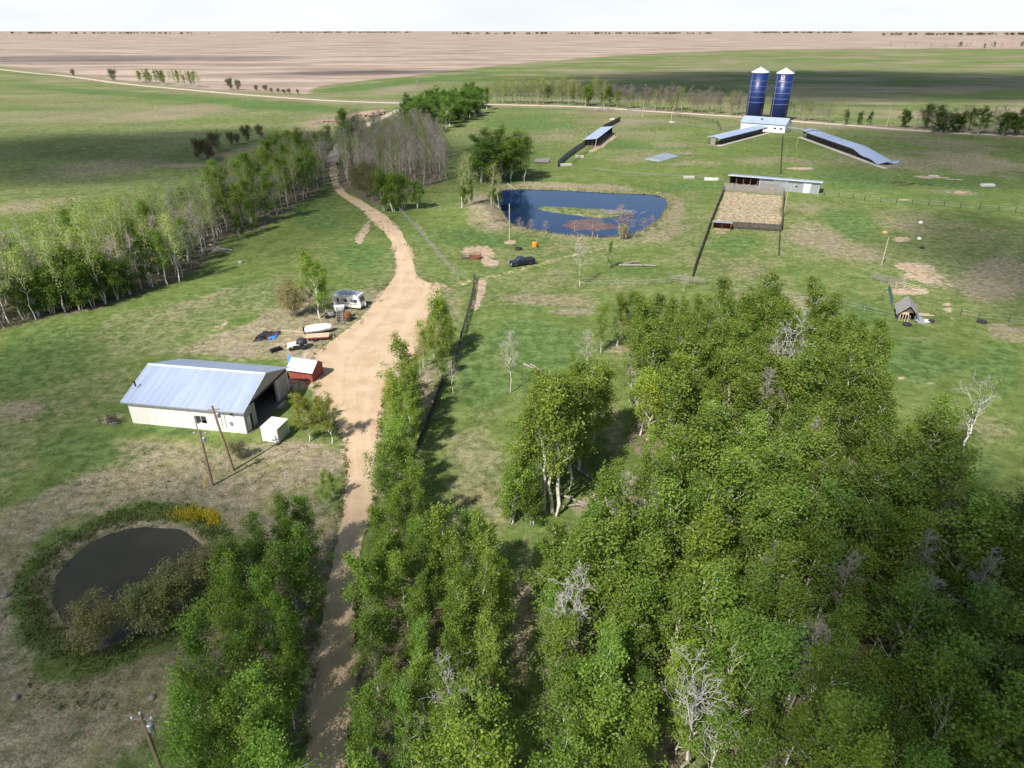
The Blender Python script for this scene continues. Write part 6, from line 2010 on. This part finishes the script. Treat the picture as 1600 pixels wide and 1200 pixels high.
belt([(770, 161), (860, 162), (960, 167)], 1.5, [('bud', .85, 11, 18), ('leafy', .15, 9, 13)], {'bud': 'pale green poplar in the shelterbelt along the range road', 'leafy': 'fuller green poplar in the shelterbelt along the range road'}, 'shelterbelt along the range road', (1, 1, .95), 1.6, 5)
belt([(960, 168), (1060, 174), (1165, 181)], 1.2, [('bare', .7, 9, 15), ('bud', .3, 9, 14)], {'bare': 'grey leafless tree in the belt leading to the silos', 'bud': 'barely green tree in the belt leading to the silos'}, 'grey belt leading to the silos', (.8, .8, .8), 1.6, 6)
belt([(1236, 187), (1300, 192)], 1.1, [('bare', .4, 8, 12), ('bud', .6, 8, 12)], {'bare': 'grey leafless tree in the short belt just past the silos', 'bud': 'olive tree in the short belt just past the silos'}, 'short belt past the silos', (.75, .75, .75), 1.3, 4)
belt([(1318, 193), (1365, 196)], 4.5, [('young', 1, 5, 8.5)], 'dark green round bush on the roadside past the silos', 'dark bushes past the silos', (.7, .8, .9), .9, 3)
belt([(1430, 203), (1500, 206), (1600, 211), (1700, 217)], 1.25, [('young', .25, 7, 10), ('bare', .3, 8, 13.5), ('bud', .3, 8, 13), ('leafy', .15, 8, 12)], {'bud': 'olive half-leafed tree in the far right roadside thicket', 'young': 'dark bushy tree in the far right roadside thicket', 'bare': 'grey leafless tree in the far right roadside thicket', 'leafy': 'green tree in the far right roadside thicket'}, 'far right thicket', (.6, .64, .6), 1.7, 6)
belt([(218, 129), (315, 137)], 3.4, [('bud', .6, 10, 14), ('leafy', .4, 8, 12)], {'bud': 'thin poplar in the small row beside the ploughed field', 'leafy': 'greener poplar in the small row beside the ploughed field'}, 'small row beside the ploughed field', (.95, .95, .9), 1.3, 3)
for px, py, h, lb in ((360, 140, 8, 'dark round bush on the ploughed field edge, the larger of two'), (373, 140.5, 7, 'dark round bush on the ploughed field edge, the smaller of two'), (177, 127, 10, 'lone faint tree on the ploughed field edge'), (115, 119, 6, 'low bush where the field road leaves the frame')):
    plant('willow', G(px, py), h, lb, None, (.6, .58, .55, 1), .75)
belt([(395, 141), (440, 145), (475, 147)], 9, [('willow', 1, 2.5, 4)], 'low brush clump along the ploughed field ditch', 'brush along the ploughed field ditch', (.55, .5, .5), 1, 2)
for px, py, h in ((313, 250, 7), (325, 248, 6.5), (339, 237, 7), (362, 227, 5), (371, 225.5, 4), (386, 222, 6.5), (407, 217, 5.5), (330, 251, 5)):
    plant('willow', G(px, py), h, 'dark brown bush on the dry knoll in the far left field', 'dark bushes on the dry knoll', (.5, .42, .38, 1), .7)
belt([(1395, 76.5), (1440, 76.6)], 26, [('bare', .7, 12, 16), ('bud', .3, 12, 16)], {'bare': 'faint leafless tree on the horizon beyond the green field', 'bud': 'faint pale tree on the horizon beyond the green field'}, 'faint trees on the horizon', (.7, .65, .6), 1.6, 20)
belt([(1458, 76.5), (1540, 76.3), (1640, 76)], 22, [('leafy', .5, 12, 17), ('bare', .5, 12, 16)], {'leafy': 'dark tree in the horizon belt beyond the green field', 'bare': 'grey tree in the horizon belt beyond the green field'}, 'horizon belt', (.6, .65, .6), 1.8, 20)
belt([(1025, 158), (1060, 158)], 9, [('bare', 1, 9, 13)], 'bare tree standing behind the grey belt in the far field', 'bare trees behind the grey belt', WHITE[:3], 1, 6)
for px, py in ((655, 150), (662, 151), (671, 151), (652, 146)):
    plant('bare', G(px, py), 10, 'faint bare tree behind the road junction', 'faint bare trees behind the road junction', WHITE, 1.1)

# ------------------------------------------------------------------ rushes and flowers


def blades(name, label, pts, h, mat, rng, w=.05):
    n = len(pts)
    az = rng.uniform(0, 6.28, n)
    hh = h * rng.uniform(.5, 1.2, n)
    ln = rng.normal(0, .3, (n, 2)) * hh[:, None]
    base = np.array([(p[0], p[1]) for p in pts])
    z = height(base[:, 0], base[:, 1]) - .05
    wx, wy = np.cos(az) * w, np.sin(az) * w
    q = np.stack([np.stack([base[:, 0] - wx, base[:, 1] - wy, z], 1), np.stack([base[:, 0] + wx, base[:, 1] + wy, z], 1), np.stack([base[:, 0] + ln[:, 0] + wx * .3, base[:, 1] + ln[:, 1] + wy * .3, z + hh], 1), np.stack([base[:, 0] + ln[:, 0] - wx * .3, base[:, 1] + ln[:, 1] - wy * .3, z + hh], 1)], 1).reshape(-1, 3)
    me = bpy.data.meshes.new(name)
    mesh_np(me, q, np.arange(4 * n).reshape(n, 4))
    me.materials.append(M[mat])
    return stuff(name, me, label)


rng = np.random.default_rng(5)


def ring_pts(poly, lo, hi, n, keep=lambda x, y: True):
    xs, ys = [p[0] for p in poly], [p[1] for p in poly]
    x, y = rng.uniform(min(xs) - 6, max(xs) + 6, n * 6), rng.uniform(min(ys) - 6, max(ys) + 6, n * 6)
    d = polydist(x, y, poly) + (fbm(x * .7, y * .7, 3) - .5) * 2.5
    m = (d > lo) & (d < hi)
    return list(zip(x[m][:n], y[m][:n]))


blades('rushes', 'olive rushes and grass ringing the dugout pond', ring_pts(NP, .3, 2.0, 5000), .34, 'reed', rng, .05)
blades('green_rushes', 'green grass tufts ringing the dugout pond', ring_pts(NP, .6, 3.0, 4500), .28, 'sedge', rng, .07)
blades('far_rushes', 'straw coloured rushes round the blue pond', ring_pts(FP, -.2, 1.6, 6000), .5, 'reed', rng, .08)
pts = []
for k in range(1300):
    px, py = (300 + rng.normal(0, 17), 803 + rng.normal(0, 5)) if k % 3 else (332 + rng.normal(0, 5), 811 + rng.normal(0, 5))
    p = G(px, py)
    pts.append((p.x, p.y))
blades('yellow_flowers', 'patch of yellow flowers above the dugout pond', pts, .4, 'bloom', rng, .045)
pts = []
while len(pts) < 26000:
    y_ = 34 + 150 * rng.random(4000) ** 1.5
    x_ = rng.uniform(-.85, .85, 4000) * (y_ * .95 + 10)
    u_, v_ = project(x_, y_, 0)
    ok = (u_ > -30) & (u_ < 1630) & (v_ > 250) & (v_ < 1240) & (fbm(x_ * .25, y_ * .25, 3) > .47)
    for r_ in DRIVE[10:]:
        ok &= ~((abs(v_ - r_[0]) < 26) & (u_ > r_[1] - 6) & (u_ < r_[2] + 6))
    ok &= (polydist(x_, y_, NP) > .5) & (polydist(x_, y_, FP) > .8)
    for cx_, cy_ in zip(x_[ok], y_[ok]):
        pts += [(cx_ + rng.normal(0, .12), cy_ + rng.normal(0, .12)) for _ in range(4)]
half = len(pts) // 2
edge_ = []
for k in range(1500):
    r_ = random.choice(DRIVE[8:-3])
    left_ = random.random() < .5
    q_ = G((r_[1] - abs(random.gauss(0, 5)) + 1) if left_ else (r_[2] + abs(random.gauss(0, 5)) - 1), r_[0] + random.uniform(-12, 12))
    if fbm(np.array([q_.x * .3]), np.array([q_.y * .3]), 2)[0] > .48:
        edge_ += [(q_.x + rng.normal(0, .15), q_.y + rng.normal(0, .15)) for _ in range(5)]
blades('verge_weeds', 'weeds creeping over the edges of the gravel drive', edge_, .32, 'sedge', rng, .06)
blades('grass_tufts', 'green grass tufts scattered over the fields', pts[:half], .24, 'dleaf', rng, .05)
blades('dry_tufts', 'straw coloured tufts scattered over the fields', pts[half:], .24, 'reed', rng, .045)
# beaver-lodge sticks on the island
o = thing('stick_heap', 'heap of pale sticks on the island in the blue pond', 'sticks', G(965, 333, -.3))
mb = MB()
r2 = random.Random(2)
for k in range(160):
    p = Vector((r2.gauss(0, 2.6), r2.gauss(0, 1.0), r2.random() * .4))
    mb.tube([p, p + Vector((r2.gauss(0, 1.0), r2.gauss(0, .6), r2.random() * .6))], .05, 4)
part('sticks', mb, 'drift', o)

# ------------------------------------------------------------------ unseen shade clouds, sky, sun
EL = math.radians(47)
TO = Vector((-.57 / math.hypot(.57, .82) * math.cos(EL), -.82 / math.hypot(.57, .82) * math.cos(EL), math.sin(EL)))


def shade_cloud_mat():
    m, t = newmat('shade_cloud')
    v = t.coords('obj')
    oi = t.n('ShaderNodeObjectInfo')
    sx = t.n('ShaderNodeSeparateXYZ')
    t.l(v, sx.inputs[0])
    r = t.math('POWER', t.math('ADD', t.math('MULTIPLY', sx.outputs[0], sx.outputs[0]), t.math('MULTIPLY', sx.outputs[1], sx.outputs[1])), .5)
    n = t.noise(v, 2.2, 5, .62)
    a = t.ramp(t.math('ADD', r, t.math('MULTIPLY', t.math('SUBTRACT', n, .5), 1.1)), .38, .98, 1, 0)  # edge fades out so the shade on the ground is graded
    sc = t.n('ShaderNodeSeparateColor')
    t.l(oi.outputs['Color'], sc.inputs[0])
    a = t.math('MULTIPLY', a, sc.outputs[0])
    d = t.n('ShaderNodeBsdfDiffuse')
    d.inputs[0].default_value = (.9, .9, .9, 1)
    tl = t.n('ShaderNodeBsdfTransparent')
    mx = t.n('ShaderNodeMixShader')
    t.l(a, mx.inputs[0])
    t.l(tl.outputs[0], mx.inputs[1])
    t.l(d.outputs[0], mx.inputs[2])
    t.out(mx.outputs[0])
    return m


M['shade_cloud'] = shade_cloud_mat()
cm = MB()
for i in range(13):
    a = PI * i / 12
    for j in range(28):
        b = 2 * PI * j / 28
        cm.v.append((math.sin(a) * math.cos(b), math.sin(a) * math.sin(b), math.cos(a)))
for i in range(12):
    for j in range(28):
        cm.f.append((i * 28 + j, (i + 1) * 28 + j, (i + 1) * 28 + (j + 1) % 28, i * 28 + (j + 1) % 28))
cmesh = cm.mesh('shade_cloud', 'shade_cloud', True)
for px, py, rx, ry, den, rz in (  # out of view, set along the sun line to shade chosen ground
        (1850, 1140, 38, 36, .98, .45), (190, 238, 160, 82, .72, .1), (620, 262, 60, 75, .42, .2), (440, 330, 45, 60, .3, .3), (1330, 128, 420, 230, .82, .0), (960, 140, 130, 90, .5, .1), (575, 113, 140, 55, .5, .15), (140, 92, 420, 200, .36, 0),  # first one placed to darken the near corner
        (1660, 235, 150, 110, .5, .1), (1700, 430, 40, 70, .5, 0), (10, 1080, 44, 32, .5, .2), (150, 900, 24, 20, .3, 0), (-70, 690, 27, 40, .42, .2)):  # last three placed to darken the near left
    alt = 650.0
    p = G(px, py) + TO * (alt / TO.z)
    o = structure('shade_cloud', cmesh)
    o.location = p
    o.scale = (rx, ry, min(rx, ry) * .35)
    o.rotation_euler = (0, 0, rz)
    o.color = (den, den, den, 1)

w = bpy.data.worlds.new('World')
S.world = w
w.use_nodes = True
nt = w.node_tree
nt.nodes.clear()
sky = nt.nodes.new('ShaderNodeTexSky')
sky.sky_type = 'NISHITA'
sky.sun_disc = False
sky.sun_elevation = EL
sky.sun_rotation = math.atan2(TO.x, TO.y)
sky.altitude = 700
sky.dust_density = 1.6
bg = nt.nodes.new('ShaderNodeBackground')
bg.inputs[1].default_value = .10
ow = nt.nodes.new('ShaderNodeOutputWorld')
tc = nt.nodes.new('ShaderNodeTexCoord')
sx = nt.nodes.new('ShaderNodeSeparateXYZ')
nt.links.new(tc.outputs['Generated'], sx.inputs[0])
mp = nt.nodes.new('ShaderNodeMapping')
mp.inputs['Scale'].default_value = (3, 3, 14)
nt.links.new(tc.outputs['Generated'], mp.inputs[0])
ns = nt.nodes.new('ShaderNodeTexNoise')
ns.inputs['Scale'].default_value = 1.6
ns.inputs['Detail'].default_value = 5
nt.links.new(mp.outputs[0], ns.inputs['Vector'])
ma = nt.nodes.new('ShaderNodeMath')
ma.operation = 'MULTIPLY_ADD'
nt.links.new(ns.outputs['Fac'], ma.inputs[0])
ma.inputs[1].default_value = .16
nt.links.new(sx.outputs[2], ma.inputs[2])
mr = nt.nodes.new('ShaderNodeMapRange')
mr.interpolation_type = 'SMOOTHSTEP'
for i_, v_ in enumerate((.13, .23, 1.0, 0.0)):
    mr.inputs[i_ + 1].default_value = v_
nt.links.new(ma.outputs[0], mr.inputs[0])
mixs = nt.nodes.new('ShaderNodeMix')
mixs.data_type = 'RGBA'
nt.links.new(mr.outputs[0], mixs.inputs[0])
nt.links.new(sky.outputs[0], mixs.inputs[6])
cr_ = nt.nodes.new('ShaderNodeMix')
cr_.data_type = 'RGBA'
nt.links.new(ns.outputs['Fac'], cr_.inputs[0])
cr_.inputs[6].default_value = (7.4, 7.6, 7.9, 1)
cr_.inputs[7].default_value = (5.6, 5.9, 6.3, 1)
nt.links.new(cr_.outputs[2], mixs.inputs[7])
nt.links.new(mixs.outputs[2], bg.inputs[0])
nt.links.new(bg.outputs[0], ow.inputs[0])

sd = bpy.data.lights.new('sun', 'SUN')
sd.energy = 4.6
sd.angle = math.radians(.55)
sd.color = (1, .955, .89)
sun = bpy.data.objects.new('sun', sd)
COL.objects.link(sun)
sun.rotation_euler = TO.to_track_quat('Z', 'Y').to_euler()
sun.location = TO * 300

S.view_settings.view_transform = 'Standard'
S.view_settings.look = 'None'
S.view_settings.gamma = 1
S.view_settings.exposure = .55
S.cycles.transparent_max_bounces = 24
S.cycles.max_bounces = 6
